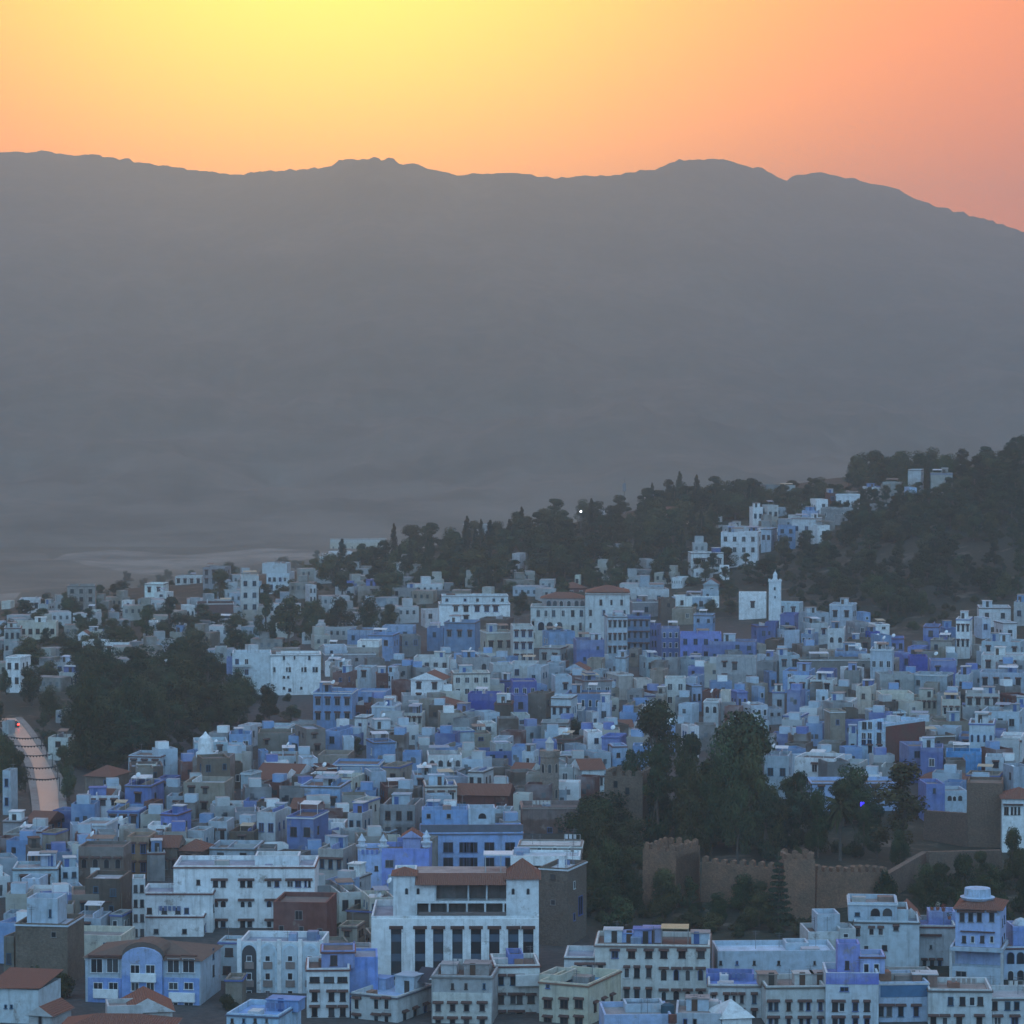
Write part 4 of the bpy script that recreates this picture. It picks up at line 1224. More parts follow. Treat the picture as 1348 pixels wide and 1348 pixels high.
# big white blocks in the upper town
b = Bld('apartment_block', 'tall plain white block with scattered small windows at the tree edge', 'apartment block', 'M6', -120, 340, 830, yaw=4)
a, e, z = b.vol(80, 342, 680, 0, 10, WH, cornice=(.3, .3, .3)); b.vol(-120, 82, 672, .6, 9, (.6, .66, .68)); b.win([100, 165, 180, 245, 262, 305, 320], [758], 12, 26)
b.win([150, 172], [798], 12, 12); b.win([180], [865, 920, 960], 16, 16); b.win([150, 240], [855, 910], 12, 14); b.win([150, 205, 282], [695], 14, 26)
for y in (735, 790, 845, 900): b.slab(-118, -20, y, y + 10, -.6, 1.15, OW, 'balcony'); b.win([-95, -45], [y - 18], 22, 30, yo=.6)
b.vol(-150, -118, 700, 3, 6, VB)
b = Bld('apartment_block', 'long white three storey block with set-back top floor', 'apartment block', 'M6', 960, 1330, 950, yaw=3)
a, e, z = b.vol(960, 1330, 415, 0, 10, WH, cornice=(.25, .25, .25)); b.win([1047, 1100, 1158, 1208, 1255], [442], 26, 28, hood=True); b.win([1047, 1100], [492], 26, 26, hood=True); b.vol(975, 1320, 372, 2.5, 7, (.6, .64, .64), bot=418, cornice=(.3, .3, .3)); b.win([1000, 1095, 1160, 1245, 1290], [395], 16, 16, yo=2.5)
b = Bld('hotel', 'large cream palace-like block with rows of arched openings and brown roof', 'hotel', 'M7', 105, 622, 925, yaw=-2)
a, e, z = b.vol(390, 622, 362, -1.5, 13, (.56, .56, .52), cornice=(.2, .13, .1), roofcol=(.2, .14, .12)); b.win([472, 527, 580], [408], 16, 30, yo=-1.5); b.win([418, 488, 540, 595], [462], 16, 28, yo=-1.5); b.win([418, 365], [528], 16, 30, yo=-1.5)
a2, e2, z2 = b.vol(105, 388, 428, 0, 11, CR, cornice=(.35, .3, .28)); b.vol(165, 388, 385, 1.5, 8, (.3, .24, .22), bot=432); b.win([200, 232, 265, 305, 345, 375], [415], 22, 34, yo=1.5, arch=True)
b.win([145, 185, 225, 275, 325, 370], [465], 18, 34); b.win([160, 205, 255], [532], 34, 46, arch=True); b.win([118, 118], [520, 580], 14, 28); b.win([325, 365], [540, 580], 16, 26)
tiled(b.root, a2 + 3, e2, 1.5, 9.5, b.Z(388, 1.5), 1.6); tiled(b.root, b.X(392, -1.5), b.X(620, -1.5), -1.2, 11, z + .3, 1.8, over=.1)
b = Bld('house', 'light blue house with a blank brick-red side wall', 'house', 'R8', 482, 622, 698, yaw=-42)
a, e, z = b.vol(482, 622, 1030, 0, 15, (.46, .62, .76), roofcol=(.4, .5, .62))
k = MB(); k.box(e + .01, e + .12, .3, 14.8, -5, z - .6); k.put('brick_side', b.root, STONE, color=(.19, .06, .05))
b.win([515, 545, 595], [1050], 30, 38); b.win([512, 543, 592], [1105, 1135], 28, 34); b.win([545, 595], [1175], 26, 40, hood=True)
b = Bld('house', 'white tall block between the far left roofs, with blue front', 'house', 'M6', 58, 178, 1150, yaw=-5)
b.vol(58, 178, 255, 0, 12, (.55, .62, .66)); b.win([75, 100, 130, 155], [288], 14, 20); b.win([85, 115, 145], [325], 14, 20); b.vol(36, 165, 205, 2, 9, OW, bot=258); b.vol(150, 255, 345, -3, 8, AQ); b.vol(245, 325, 330, -2, 9, OW)
b = Bld('house', 'white house with five dark windows under a brown tile roof behind the castle wall', 'house', 'R5', 1235, 1420, 590, yaw=-6)
a, e, z = b.vol(1235, 1420, 172, 0, 8, WH, flat=False, para=0); tiled(b.root, a, e, 0, 8, z, 1.7); b.win([1250, 1262, 1285, 1303, 1322], [235], 14, 40, fcol=(.07, .05, .04)); b.slab(1240, 1345, 200, 208, -.5, .49, TR, 'eave', HOOD)
b = Bld('house', 'long low sky blue house behind the palm tree', 'house', 'R5', 235, 690, 640, yaw=1)
a, e, z = b.vol(237, 690, 88, 0, 9, (.34, .48, .76), roofcol=(.25, .21, .19), cornice=(.15, .12, .11)); b.win([290, 430, 570], [118], 32, 18, hood=True)
b = Bld('house', 'blue-violet house with small arched openings next to the reddish castle tower', 'house', 'R5', 838, 1050, 625, yaw=4)
a, e, z = b.vol(838, 935, 95, 0, 8, VB); b.vol(935, 1050, 130, .5, 7, AQ); b.win([880], [130], 18, 26); b.win([960, 985, 1015], [170], 20, 26, yo=.5, arch=True)

# bottom-left tiled roofs, tower house with terrace, left-edge shed
b = Bld('house', 'white house with red-brown gable roof cut by the lower edge', 'house', 'L2', 620, 900, 428, yaw=10)
a, e, z = b.vol(640, 900, 1290, 0, 8, (.5, .5, .48), flat=False, para=0); tiled(b.root, a, e, 0, 8, z, 1.9, hip=False, wallcol=(.55, .55, .53), along='y'); b.vol(560, 745, 1255, -.5, 5, OW, para=.5)
b = Bld('house', 'low house under a broad dark red hipped roof at the lower edge', 'house', 'L2', 290, 880, 420, yaw=-3)
a, e, z = b.vol(300, 880, 1385, 0, 9, OW, flat=False, para=0); tiled(b.root, a, e, 0, 9, z, 1.5)
b = Bld('house', 'white house with a long brown shed roof beside bushes', 'house', 'L2', -60, 212, 448, yaw=-12)
a, e, z = b.vol(-60, 200, 1160, 0, 9, (.55, .63, .66), flat=False, para=0); b.win([30, 60], [1256], 12, 12)
k = MB(); k.face([(a - .4, -.4, z), (e + .4, -.4, z + .3), (e + .4, 9.4, z + 1.2), (a - .4, 9.4, z + 1.2)]); k.face([(a - .4, 9.4, z + 1.18), (e + .4, 9.4, z + 1.18), (e + .4, -.4, z + .28), (a - .4, -.4, z - .02)]); k.put('roof', b.root, TILE)
b = Bld('shed', 'small white gabled shed with a dark door at lower left', 'shed', 'L2', 150, 270, 436, yaw=-18)
a, e, z = b.vol(150, 270, 1300, 0, 6, OW, flat=False, para=0); tiled(b.root, a, e, 0, 6, z, 1.3, along='y', wallcol=OW); b.win([210], [1320], 24, 60)
b = Bld('tower_house', 'broad tan tower house with a pale blue terrace hut above bushes', 'tower house', 'L2', 80, 312, 475, yaw=-8)
a, e, z = b.vol(80, 352, 820, 0, 9, (.20, .165, .13), mt=STONE, roofcol=(.45, .52, .6), cornice=(.5, .58, .65)); b.win([280], [880], 26, 30); b.vol(140, 300, 690, 2.5, 5, AQ, bot=825); b.win([262], [770], 14, 40, yo=2.5)
b = Bld('house', 'pale blue flat-roofed house cut by the lower edge, below the arched bays', 'house', 'M3', -150, 268, 432, yaw=-14)
a, e, z = b.vol(-150, 120, 1290, 0, 10, (.42, .60, .75), roofcol=(.25, .42, .7), cornice=(.12, .14, .2)); b.win([-120, -60, 0, 60], [1330], 16, 24); hut(b.root, 0, 6, z - .7, 4.5, 3, 1.5, (.2, .33, .6))
b = Bld('house', 'low sky blue house with brick-red end at the lower edge', 'house', 'M4', 490, 840, 428, yaw=3)
a, e, z = b.vol(490, 840, 1300, 0, 9, (.24, .38, .68), roofcol=(.3, .3, .3)); b.vol(600, 800, 1245, 5, 4, AQ); b.slab(826, 868, 1300, 1345, -.5, .49, (.2, .06, .05), 'brick_end', STONE); k = MB(); xx, zz = b.P(815, 1240, 4); k.lathe([(.9, z - .7), (.9, zz), (.3, zz + .3)], 12, xx, 3); k.put('water_tank', b.root, COLOR, color=(.03, .08, .11))
b = Bld('house', 'low pale house with rooftop rooms beside a white pavilion roof', 'house', 'M4', 862, 1100, 430, yaw=-4)
a, e, z = b.vol(862, 1100, 1290, 0, 9, (.45, .5, .55), roofcol=(.3, .27, .25)); b.win([912, 962], [1335], 24, 30); hut(b.root, 0, 5, z - .7, 3, 2.6, 1.6, AQ)
b = Bld('house', 'white pavilion with pyramid roof at the lower edge', 'pavilion', 'M4', 1105, 1260, 430, yaw=12)
a, e, z = b.vol(1105, 1260, 1320, 0, 6, WH, flat=False, para=0)
k = MB(); k.face([(a - .4, -.4, z), (e + .4, -.4, z), ((a + e) / 2, 3, z + 2)]); k.face([(e + .4, -.4, z), (e + .4, 6.4, z), ((a + e) / 2, 3, z + 2)]); k.face([(e + .4, 6.4, z), (a - .4, 6.4, z), ((a + e) / 2, 3, z + 2)]); k.face([(a - .4, 6.4, z), (a - .4, -.4, z), ((a + e) / 2, 3, z + 2)]); k.put('roof', b.root, PLASTER, color=(.6, .64, .62))

# ------------------------------------------------------------------ castle, minarets, walls
def put_at(cr, x, Y, zoff=0.0):
    u, _ = cpx(cr, x, 0); X = (u - 674) / FPX * Y; return Vector((X, Y, ground(X, Y) + zoff))
STONEC = (.27, .155, .10)
def crenel(x0, x1, zb, ztop, step=1.5, gap=.42, mh=.85):
    n = max(2, int((x1 - x0) / step)); w = (x1 - x0) / n
    pts = [(x0, zb), (x1, zb)]
    for i in range(n, 0, -1):
        a, b_ = x0 + (i - 1) * w, x0 + i * w
        k = rnd.uniform(.6, 1.1)
        pts += [(b_ - .002, ztop), (b_ - gap * w / 2, ztop), (b_ - gap * w / 2, ztop + mh * k), ((a + b_) / 2, ztop + mh * (k + .28)), (a + gap * w / 2, ztop + mh * k), (a + gap * w / 2, ztop)]
    return pts + [(x0, ztop)]
def castle_tower(label, cr, x0, x1, top, Y, d, yaw=0, wins=(), c=STONEC, merlon=True):
    b = Bld('castle_tower', label, 'castle tower', cr, x0, x1, Y, yaw)
    a, z = b.P(x0, top + (20 if merlon else 0), 0); e, _ = b.P(x1, top, 0)
    if merlon:
        z -= .6
        k = MB(); k.box(a, e, .45, d - .45, -6, z - .9, 0, 'd'); k.put('tower_core', b.root, STONE, color=c)
        for nm, yy in (('battlement_face', 0), ('battlement_face', d - .45)):
            k = MB(); k.prism(crenel(a, e, -6, z), yy, yy + .445); k.put(nm, b.root, STONE, color=c)
        for xx in (a, e - .45):
            k = MB(); pts = crenel(.45, d - .45, -6, z); n = len(pts); q0 = len(k.v)
            k.v += [(xx, y, zz) for y, zz in pts] + [(xx + .45, y, zz) for y, zz in pts]
            for i in range(n):
                j = (i + 1) % n; k.f.append((q0 + i, q0 + j, q0 + n + j, q0 + n + i)); k.mi.append(0)
            k.f.append(tuple(q0 + i for i in range(n))); k.f.append(tuple(q0 + n + i for i in range(n - 1, -1, -1))); k.mi += [0, 0]
            k.put('battlement_face', b.root, STONE, color=c)
    else: block(b.root, a, e, 0, d, -6, z - .5, c, para=.5, mt=STONE, name='tower_body', roofcol=(.2, .17, .14))
    for x, y in wins: b.win([x], [y], 20, 34, fcol=(.05, .04, .035))
    return b
def castle_wall(label, A, Bq, thick=1.1, c=STONEC, merlon=True):
    """A, Bq: (crop, x, y of the wall top, distance)."""
    pa, pb = at(*cpx(*A[:3]), A[3]), at(*cpx(*Bq[:3]), Bq[3])
    ga, gb = ground(pa.x, pa.y), ground(pb.x, pb.y); zg = min(ga, gb)
    L = math.hypot(pb.x - pa.x, pb.y - pa.y); rz = math.atan2(pb.y - pa.y, pb.x - pa.x)
    root = empty('castle_wall', (pa.x, pa.y, zg), rz); tag(root, label, 'castle wall')
    n = max(2, int(L / 1.5)); w = L / n; pts = [(0, -4), (L, -4)]
    for i in range(n, 0, -1):
        f = (i - .5) / n; zz = pa.z + (pb.z - pa.z) * f - zg - .7; a, b_ = (i - 1) * w, i * w; k = rnd.uniform(.65, 1.15) if merlon else 0.02
        pts += [(b_ - .22 * w, zz), (b_ - .22 * w - .01, zz + .8 * k), ((a + b_) / 2, zz + 1.05 * k), (a + .22 * w + .01, zz + .8 * k), (a + .22 * w, zz)]
    k = MB(); k.prism(pts, 0, thick); k.put('wall_face', root, STONE, color=c)
    return root
castle_tower('broad crenellated castle tower with two stone faces at the garden wall', 'M4', 690, 860, 395, 537, 8.5, -32)
castle_wall('crenellated castle wall between the two garden towers', ('M4', 990, 480, 541), ('R5', 98, 520, 536))
castle_tower('slim crenellated castle tower beside the dark conifer', 'R5', 95, 258, 452, 526, 5, 4)
castle_wall('weathered castle wall with rounded battlements right of the slim tower', ('R5', 262, 530, 533), ('R5', 640, 535, 541))
castle_wall('castle wall climbing from the pale poplar trunk to the reddish tower', ('R5', 640, 545, 542), ('R5', 850, 425, 565), merlon=False, c=(.20, .145, .11))
castle_wall('upper reddish castle wall below the blue-violet house', ('R5', 820, 215, 605), ('R5', 1055, 230, 596), merlon=False, c=(.19, .125, .095))
castle_wall('lower reddish castle wall stretch in front of the reddish tower', ('R5', 845, 430, 560), ('R5', 1240, 420, 566), merlon=False, c=(.18, .125, .095))
castle_tower('plain reddish castle tower with flat top at the far end of the garden', 'R5', 1050, 1235, 88, 596, 9, -10, c=(.20, .135, .10), merlon=False)
castle_tower('tall brown castle keep with small slit windows among the dark trees', 'M4', 492, 690, 15, 602, 9, -14, wins=[(548, 95), (610, 130), (555, 190), (577, 285)], c=(.20, .15, .115))

# octagonal minaret
p = put_at('M7', 205, 640); root = empty('minaret', p); tag(root, 'octagonal stone minaret with arched panels, beside the brick-red hall', 'minaret')
zt_ = at(*cpx('M7', 205, 1180), p.y).z - p.z; k = MB(); r0 = 1.95
k.lathe([(r0, -4), (r0, zt_ * .55), (r0 + .12, zt_ * .55), (r0 + .12, zt_ * .55 + .3), (r0, zt_ * .55 + .3), (r0, zt_ - 1.2), (r0 + .22, zt_ - 1.2), (r0 + .22, zt_)], 8, rot=math.pi / 8); k.put('shaft', root, STONE, color=(.34, .28, .24))
for i in range(8):
    a = 2 * math.pi * i / 8 - math.pi / 2
    for zz in (zt_ * .3, zt_ * .72): put('blind_arch', window_mesh(.8, 1.8, True), root, (math.cos(a) * (r0 * .925), math.sin(a) * (r0 * .925), zz), a + math.pi / 2, (.4, .36, .32))
k = MB(); k.lathe([(.8, zt_), (.8, zt_ + 1.5), (.95, zt_ + 1.5), (.5, zt_ + 2.1), (.05, zt_ + 2.7)], 8); k.put('lantern', root, PLASTER, color=(.42, .38, .34))
# white minaret under the hill
p = put_at('R8', 50, 955); root = empty('minaret', p, R(-8)); tag(root, 'slender white square minaret with lantern below the wooded hill', 'minaret')
zt_ = at(*cpx('R8', 50, 292), p.y).z - p.z
k = MB(); k.box(-1.75, 1.75, 0, 3.5, -4, zt_ - .5, 0, 'd'); k.put('shaft', root, PLASTER, color=(.72, .76, .78))
k = MB(); k.box(-1.95, 1.95, -.2, 3.7, zt_ - .5, zt_ - .1)
for i in (-1.6, -.55, .55, 1.6): k.box(i - .3, i + .3, -.2, .2, zt_ - .1, zt_ + .4, 0, 'd')
k.put('battlement', root, PLASTER, color=(.72, .76, .78))
k = MB(); k.box(-.6, .6, 1.1, 2.4, zt_ - .1, zt_ + 1.6, 0, 'd'); k.lathe([(.55, zt_ + 1.6), (.45, zt_ + 2.0), (.12, zt_ + 2.3), (.05, zt_ + 3)], 8, 0, 1.75); k.put('lantern', root, PLASTER, color=(.72, .76, .78))
window(root, 0, zt_ - 2.5, .6, 1.0, arch=True); window(root, .1, zt_ - 5, .5, .8, arch=True)

# ------------------------------------------------------------------ infill: the small houses too many to tell apart
def _boxes_near(x, y): return min(((x - q[0]) ** 2 + (y - q[1]) ** 2) for q in SPOTS)
SPOTS = [(h['root'].location.x, h['root'].location.y + 4) for h in HOUSES]
for u0_, u1_, Y_ in LANDED:
    for f_ in np.linspace(0, 1, max(2, int((u1_ - u0_) / FPX * Y_ / 5))): SPOTS.append(((u0_ + (u1_ - u0_) * f_ - 674) / FPX * Y_, Y_ + 5))
for u_, v_ in ((8, 948), (20, 957), (28, 970), (36, 985), (43, 1000), (49, 1012), (54, 1025), (59, 1038), (62, 1050)):
    Y_ = hit(u_, v_, 0)
    for dx_ in (-3, 0, 3): SPOTS.append((ray(u_, v_).x * Y_ + dx_, Y_))
def inside(poly, u, v):
    c = False; n = len(poly)
    for i in range(n):
        (x1, y1), (x2, y2) = poly[i], poly[i - 1]
        if (y1 > v) != (y2 > v) and u < (x2 - x1) * (v - y1) / (y2 - y1) + x1: c = not c
    return c
TOWN = [(440, 870), (620, 850), (720, 860), (900, 850), (1060, 840), (1200, 850), (1348, 830), (1348, 1010), (1210, 1050), (1060, 1000), (1030, 985), (900, 960), (830, 985), (790, 1030), (690, 1060), (690, 1110), (560, 1110), (480, 1150), (440, 1200), (400, 1130), (170, 1120), (100, 1190), (0, 1230), (0, 1110), (110, 1060), (160, 1010), (300, 965), (410, 950)]
fv, ff, fc_ = [], [], []
def fbox(cx, cy, rz, x0, x1, y0, y1, z0, z1, c):
    k = len(fv); cs, sn = math.cos(rz), math.sin(rz)
    for z in (z0, z1):
        for x, y in ((x0, y0), (x1, y0), (x1, y1), (x0, y1)): fv.append((cx + x * cs - y * sn, cy + x * sn + y * cs, z))
    for q in ((0, 1, 5, 4), (1, 2, 6, 5), (2, 3, 7, 6), (3, 0, 4, 7), (4, 5, 6, 7)): ff.append(tuple(k + i for i in q)); fc_.append(c if q != (4, 5, 6, 7) else tuple(.45 * v + .06 for v in c))
r2 = random.Random(5); made = 0
for _ in range(9000):
    if made >= 330: break
    u, v = r2.uniform(0, 1348), r2.uniform(800, 1240)
    if not inside(TOWN, u, v): continue
    h = r2.uniform(2.8, 5.8); Y = hit(u, v, h)
    if not Y: continue
    X = ray(u, v).x * Y
    if _boxes_near(X, Y + 3) < 5.0 ** 2: continue
    SPOTS.append((X, Y + 3)); made += 1
    c = PAL[r2.choice('ABVWGTNKRNKTNKAC')][1]; kk = r2.uniform(.6, 1.0); c = tuple(min(.8, q * kk) for q in c)
    w, d, rz = r2.uniform(2.8, 5.5), r2.uniform(3.5, 6.5), R(r2.uniform(-25, 25)); zg = ground(X, Y)
    fbox(X, Y, rz, -w / 2, w / 2, 0, d, zg - 5, zg + h, c)
    for s_ in (0, 1, 2, 3):
        t = .25
        e = [(-w / 2 - .002, w / 2 + .002, -.002, t), (-w / 2 - .002, w / 2 + .002, d - t, d + .002), (-w / 2 - .003, -w / 2 + t, t, d - t), (w / 2 - t, w / 2 + .003, t, d - t)][s_]
        fbox(X, Y, rz, *e, zg + h - .01, zg + h + .6, tuple(min(.8, q * 1.08) for q in c))
    for q in range(r2.choice([1, 2, 3])):
        wx = r2.uniform(-w / 2 + .7, w / 2 - .7); wz = zg + h - r2.uniform(1.0, 2.4); fbox(X, Y, rz, wx - .4, wx + .4, -.05, 0.2, wz - .55, wz + .5, (.03, .033, .04))
    if r2.random() < .5:
        hx = r2.uniform(-.2, .2) * w; fbox(X, Y, rz, hx - 1.2, hx + 1.2, d * .5, d * .5 + 2, zg + h - .02, zg + h + 1.9, PAL[r2.choice('AWBVGA')][1])
OUT = [(0, 805), (150, 782), (330, 752), (430, 745), (520, 735), (640, 760), (560, 800), (440, 835), (300, 880), (290, 850), (120, 885), (0, 905)]
MID = [(560, 745), (700, 720), (860, 700), (960, 690), (950, 730), (900, 770), (700, 780), (560, 790)]
for poly, n_, hl in ((OUT, 95, (2.8, 5.5)), (MID, 26, (2.6, 4.5)), ([(1000, 670), (1110, 645), (1190, 635), (1170, 665), (1080, 690), (1000, 700)], 18, (3, 5))):
    k_ = 0
    for _ in range(4000):
        if k_ >= n_: break
        u, v = r2.uniform(0, 1200), r2.uniform(630, 945)
        if not inside(poly, u, v): continue
        h = r2.uniform(*hl); Y = hit(u, v, h)
        if not Y or Y > 1750: continue
        X = ray(u, v).x * Y
        if _boxes_near(X, Y + 3) < 7.5 ** 2: continue
        SPOTS.append((X, Y + 3)); k_ += 1
        c = PAL[r2.choice('WGGGCCTTKA')][1]; kk = r2.uniform(.5, .85); c = tuple(q * kk for q in c); w, d, rz = r2.uniform(4, 10), r2.uniform(5, 8), R(r2.uniform(-25, 25)); zg = ground(X, Y)
        fbox(X, Y, rz, -w / 2, w / 2, 0, d, zg - 5, zg + h, c)
        for q in range(int(w / 2)): wx = -w / 2 + (q + .6) * 2; fbox(X, Y, rz, wx - .4, wx + .4, -.05, .2, zg + h - 2.3, zg + h - 1.1, (.03, .033, .04))
        if r2.random() < .5: hx = r2.uniform(-.25, .25) * w; fbox(X, Y, rz, hx - 1.5, hx + 1.5, d * .4, d * .4 + 3, zg + h - .02, zg + h + 2.3, tuple(q * .9 for q in c))
def m_infill(gg, b, o):
    p_ = gg.n('ShaderNodeNewGeometry').outputs['Position']; at_ = gg.n('ShaderNodeAttribute', attribute_name='wall_paint')
    c = gg.mix(gg.ramp(gg.noise(p_, .7, 4, .65), [(.35, .45), (.6, 0)]), at_.outputs['Color'], (.6, .58, .55), 'MULTIPLY')
    c = gg.mix(gg.m('MULTIPLY', gg.ramp(gg.noise(p_, .2, 3, .6), [(.42, 0), (.62, 1)]), .25), c, (.6, .66, .7))
    gg.set(b.inputs['Base Color'], c); b.inputs['Roughness'].default_value = .9
me = bpy.data.meshes.new('small_houses'); me.from_pydata(fv, [], ff); ca = me.color_attributes.new('wall_paint', 'FLOAT_COLOR', 'CORNER')
ca.data.foreach_set('color', np.repeat(np.array([(*c, 1) for c in fc_], dtype=np.float32), 4, axis=0).ravel())
me.materials.append(mat('infill_plaster', m_infill)); me.update(); tag(put('small_houses', me), kind='stuff')

# ------------------------------------------------------------------ trees
def leaves(b, rg, cx, cy, cz, rx, ry, rz_, n, s, shell=.55):
    for _ in range(n):
        d = Vector((rg.gauss(0, 1), rg.gauss(0, 1), rg.gauss(0, 1))).normalized(); q = shell + (1 - shell) * rg.random() ** .6
        p = Vector((cx + d.x * rx * q, cy + d.y * ry * q, cz + d.z * rz_ * q))
        nrm = (d + Vector((rg.gauss(0, .6), rg.gauss(0, .6), rg.gauss(0, .6) + .3))).normalized(); t = nrm.orthogonal().normalized(); t.rotate(Matrix.Rotation(rg.uniform(0, 6.28), 3, nrm)); o = nrm.cross(t)
        a, c = s * rg.uniform(.6, 1.3), s * rg.uniform(.4, .9)
        b.face([p - t * a, p - o * c, p + t * a, p + o * c])
def trunk(b, h, r, rg, limbs=()):
    pts = [(0, 0, -1.5)]; x = y = 0
    for i in range(1, 5): x += rg.uniform(-.03, .03) * h; y += rg.uniform(-.03, .03) * h; pts.append((x, y, h * i / 4))
    b.tube(pts, r, 7, r1=r * .4)
    for (lx, ly, lz) in limbs:
        z0 = h * rg.uniform(.4, .75); b.tube([(x * z0 / h, y * z0 / h, z0), ((lx + x) / 2, (ly + y) / 2, (z0 + lz) / 2 + .3), (lx, ly, lz)], r * .5, 5, r1=r * .12)
TREES = {}
def proto(kind, seed):
    """Trunk and crown meshes of one kind, for a tree 10 m tall."""
    if (kind, seed) in TREES: return TREES[kind, seed]
    rg = random.Random(hash((len(kind), seed, ord(kind[0]))) & 0xffff); c, t = MB(), MB()
    if kind == 'broad':
        blobs = []
        for i in range(19):
            a = rg.uniform(0, 6.28); rr = rg.uniform(.3, 3.3); z = rg.uniform(1.5, 8.6); k = 1 - max(0, (z - 5.0)) / 5; blobs.append((rr * math.cos(a) * k, rr * math.sin(a) * k, z, rg.uniform(1.0, 1.9)))
        for x, y, z, r in blobs: leaves(c, rg, x, y, z, r * 1.15, r * 1.15, r * .9, 330, .19)
        trunk(t, 6, .32, rg, [b_[:3] for b_ in blobs[:7]])
    elif kind == 'pine':
        blobs = []
        for i in range(22):
            z = rg.uniform(1.0, 9.4); a = rg.uniform(0, 6.28); m = 2.4 * (1 - ((z - 3.6) / 6.4) ** 2) + .15; rr = rg.uniform(.1, 1) * m; blobs.append((rr * math.cos(a), rr * math.sin(a), z, rg.uniform(.7, 1.35)))
        for x, y, z, r in blobs: leaves(c, rg, x, y, z, r * 1.1, r * 1.1, r * .7, 260, .17)
        trunk(t, 9, .26, rg, [b_[:3] for b_ in blobs[:8]])
    elif kind == 'cypress':
        for i in range(16):
            z = .9 + i * .56; m = 1.05 * math.sin(math.pi * min(1, (z + .6) / 10.5)) ** .7
            for q in range(2):
                a = rg.uniform(0, 6.28); leaves(c, rg, .35 * m * math.cos(a), .35 * m * math.sin(a), z, m * rg.uniform(.6, .9), m * rg.uniform(.6, .9), .7, 120, .14)
        trunk(t, 8, .18, rg)
    elif kind == 'poplar':
        for i in range(20):
            z = rg.uniform(2.0, 9.6); m = 1.9 * (1 - ((z - 4.8) / 5.6) ** 2) + .15; a = rg.uniform(0, 6.28); rr = rg.uniform(0, .75) * m
            leaves(c, rg, rr * math.cos(a), rr * math.sin(a), z, .75, .75, 1.1, 190, .14, .3)
        trunk(t, 8.5, .22, rg, [(rg.uniform(-1, 1), rg.uniform(-1, 1), rg.uniform(5, 8)) for _ in range(6)])
    elif kind == 'tiered':
        for i in range(11):
            z = 1.0 + i * .82; m = 2.5 * (1 - i / 11.5)
            for q in range(7):
                a = 6.28 * q / 7 + i * .4; leaves(c, rg, .62 * m * math.cos(a), .62 * m * math.sin(a), z - .12, .42 * m + .15, .42 * m + .15, .22, 85, .15)
        trunk(t, 9.8, .2, rg)
    elif kind == 'palm':
        for i in range(46):
            a = rg.uniform(0, 6.28); el = rg.uniform(-.35, 1.2); L = rg.uniform(2.6, 3.3); pts = []
            for q in range(8):
                f = q / 7; r_ = L * f * math.cos(el * (1 - f * .6)); z = 7.0 + L * f * math.sin(el) - 1.7 * f * f * (1.1 - .3 * el); pts.append(Vector((r_ * math.cos(a), r_ * math.sin(a), z)))
            sd = Vector((-math.sin(a), math.cos(a), 0))
            for q in range(7):
                w0, w1 = .42 * math.sin(math.pi * (q / 7) * .85 + .25), .42 * math.sin(math.pi * ((q + 1) / 7) * .85 + .25)
                for s_ in (-1, 1):
                    dn = Vector((0, 0, -.22)); c.face([pts[q], pts[q + 1], pts[q + 1] + sd * s_ * w1 + dn, pts[q] + sd * s_ * w0 + dn])
        t.tube([(0, 0, -1.5), (.1, 0, 2), (0, .1, 4.5), (0, 0, 7.0)], .38, 8, r1=.3)
    else:                                                                # bush
        for i in range(9):
            a = rg.uniform(0, 6.28); rr = rg.uniform(0, 3.2); leaves(c, rg, rr * math.cos(a), rr * math.sin(a), rg.uniform(1.2, 6.0) * (1 - rr / 6), rg.uniform(1.6, 2.6), rg.uniform(1.6, 2.6), rg.uniform(1.4, 2.4), 260, .34, .4)
        for q in range(4): a = rg.uniform(0, 6.28); t.tube([(0, 0, -1), (1.3 * math.cos(a), 1.3 * math.sin(a), 3)], .22, 5, r1=.1)
    TREES[kind, seed] = (c.mesh(kind + '_crown', LEAF), t.mesh(kind + '_trunk', BARK)); return TREES[kind, seed]
TNAME = {'broad': 'broadleaf_tree', 'pine': 'pine_tree', 'cypress': 'cypress', 'poplar': 'poplar', 'tiered': 'conifer', 'palm': 'palm_tree', 'bush': 'bush'}
GREEN = {'broad': (.050, .062, .036), 'pine': (.036, .050, .034), 'cypress': (.026, .038, .028), 'poplar': (.085, .085, .045), 'tiered': (.028, .042, .030), 'palm': (.045, .058, .036), 'bush': (.045, .055, .032)}
TREELIST = []
def tree(kind, X, Y, h, wide=1.0, label=None, group=None, colour=None, z=None):
    root = empty(TNAME[kind], (X, Y, ground(X, Y) if z is None else z), rnd.uniform(0, 6.28)); s = h / 10
    cr_, tk = proto(kind, rnd.randrange(3) if kind in ('broad', 'pine', 'bush') else 0)
    root.scale = (s * wide, s * wide, s)
    c = colour or GREEN[kind]; k = rnd.uniform(.6, 1.55)
    put('crown', cr_, root, color=(c[0] * k * rnd.uniform(.8, 1.3), c[1] * k, c[2] * k * rnd.uniform(.85, 1.1)))
    put('trunk', tk, root)
    tag(root, label, TNAME[kind].replace('_', ' '), group)
    SPOTS.append((X, Y)); return root
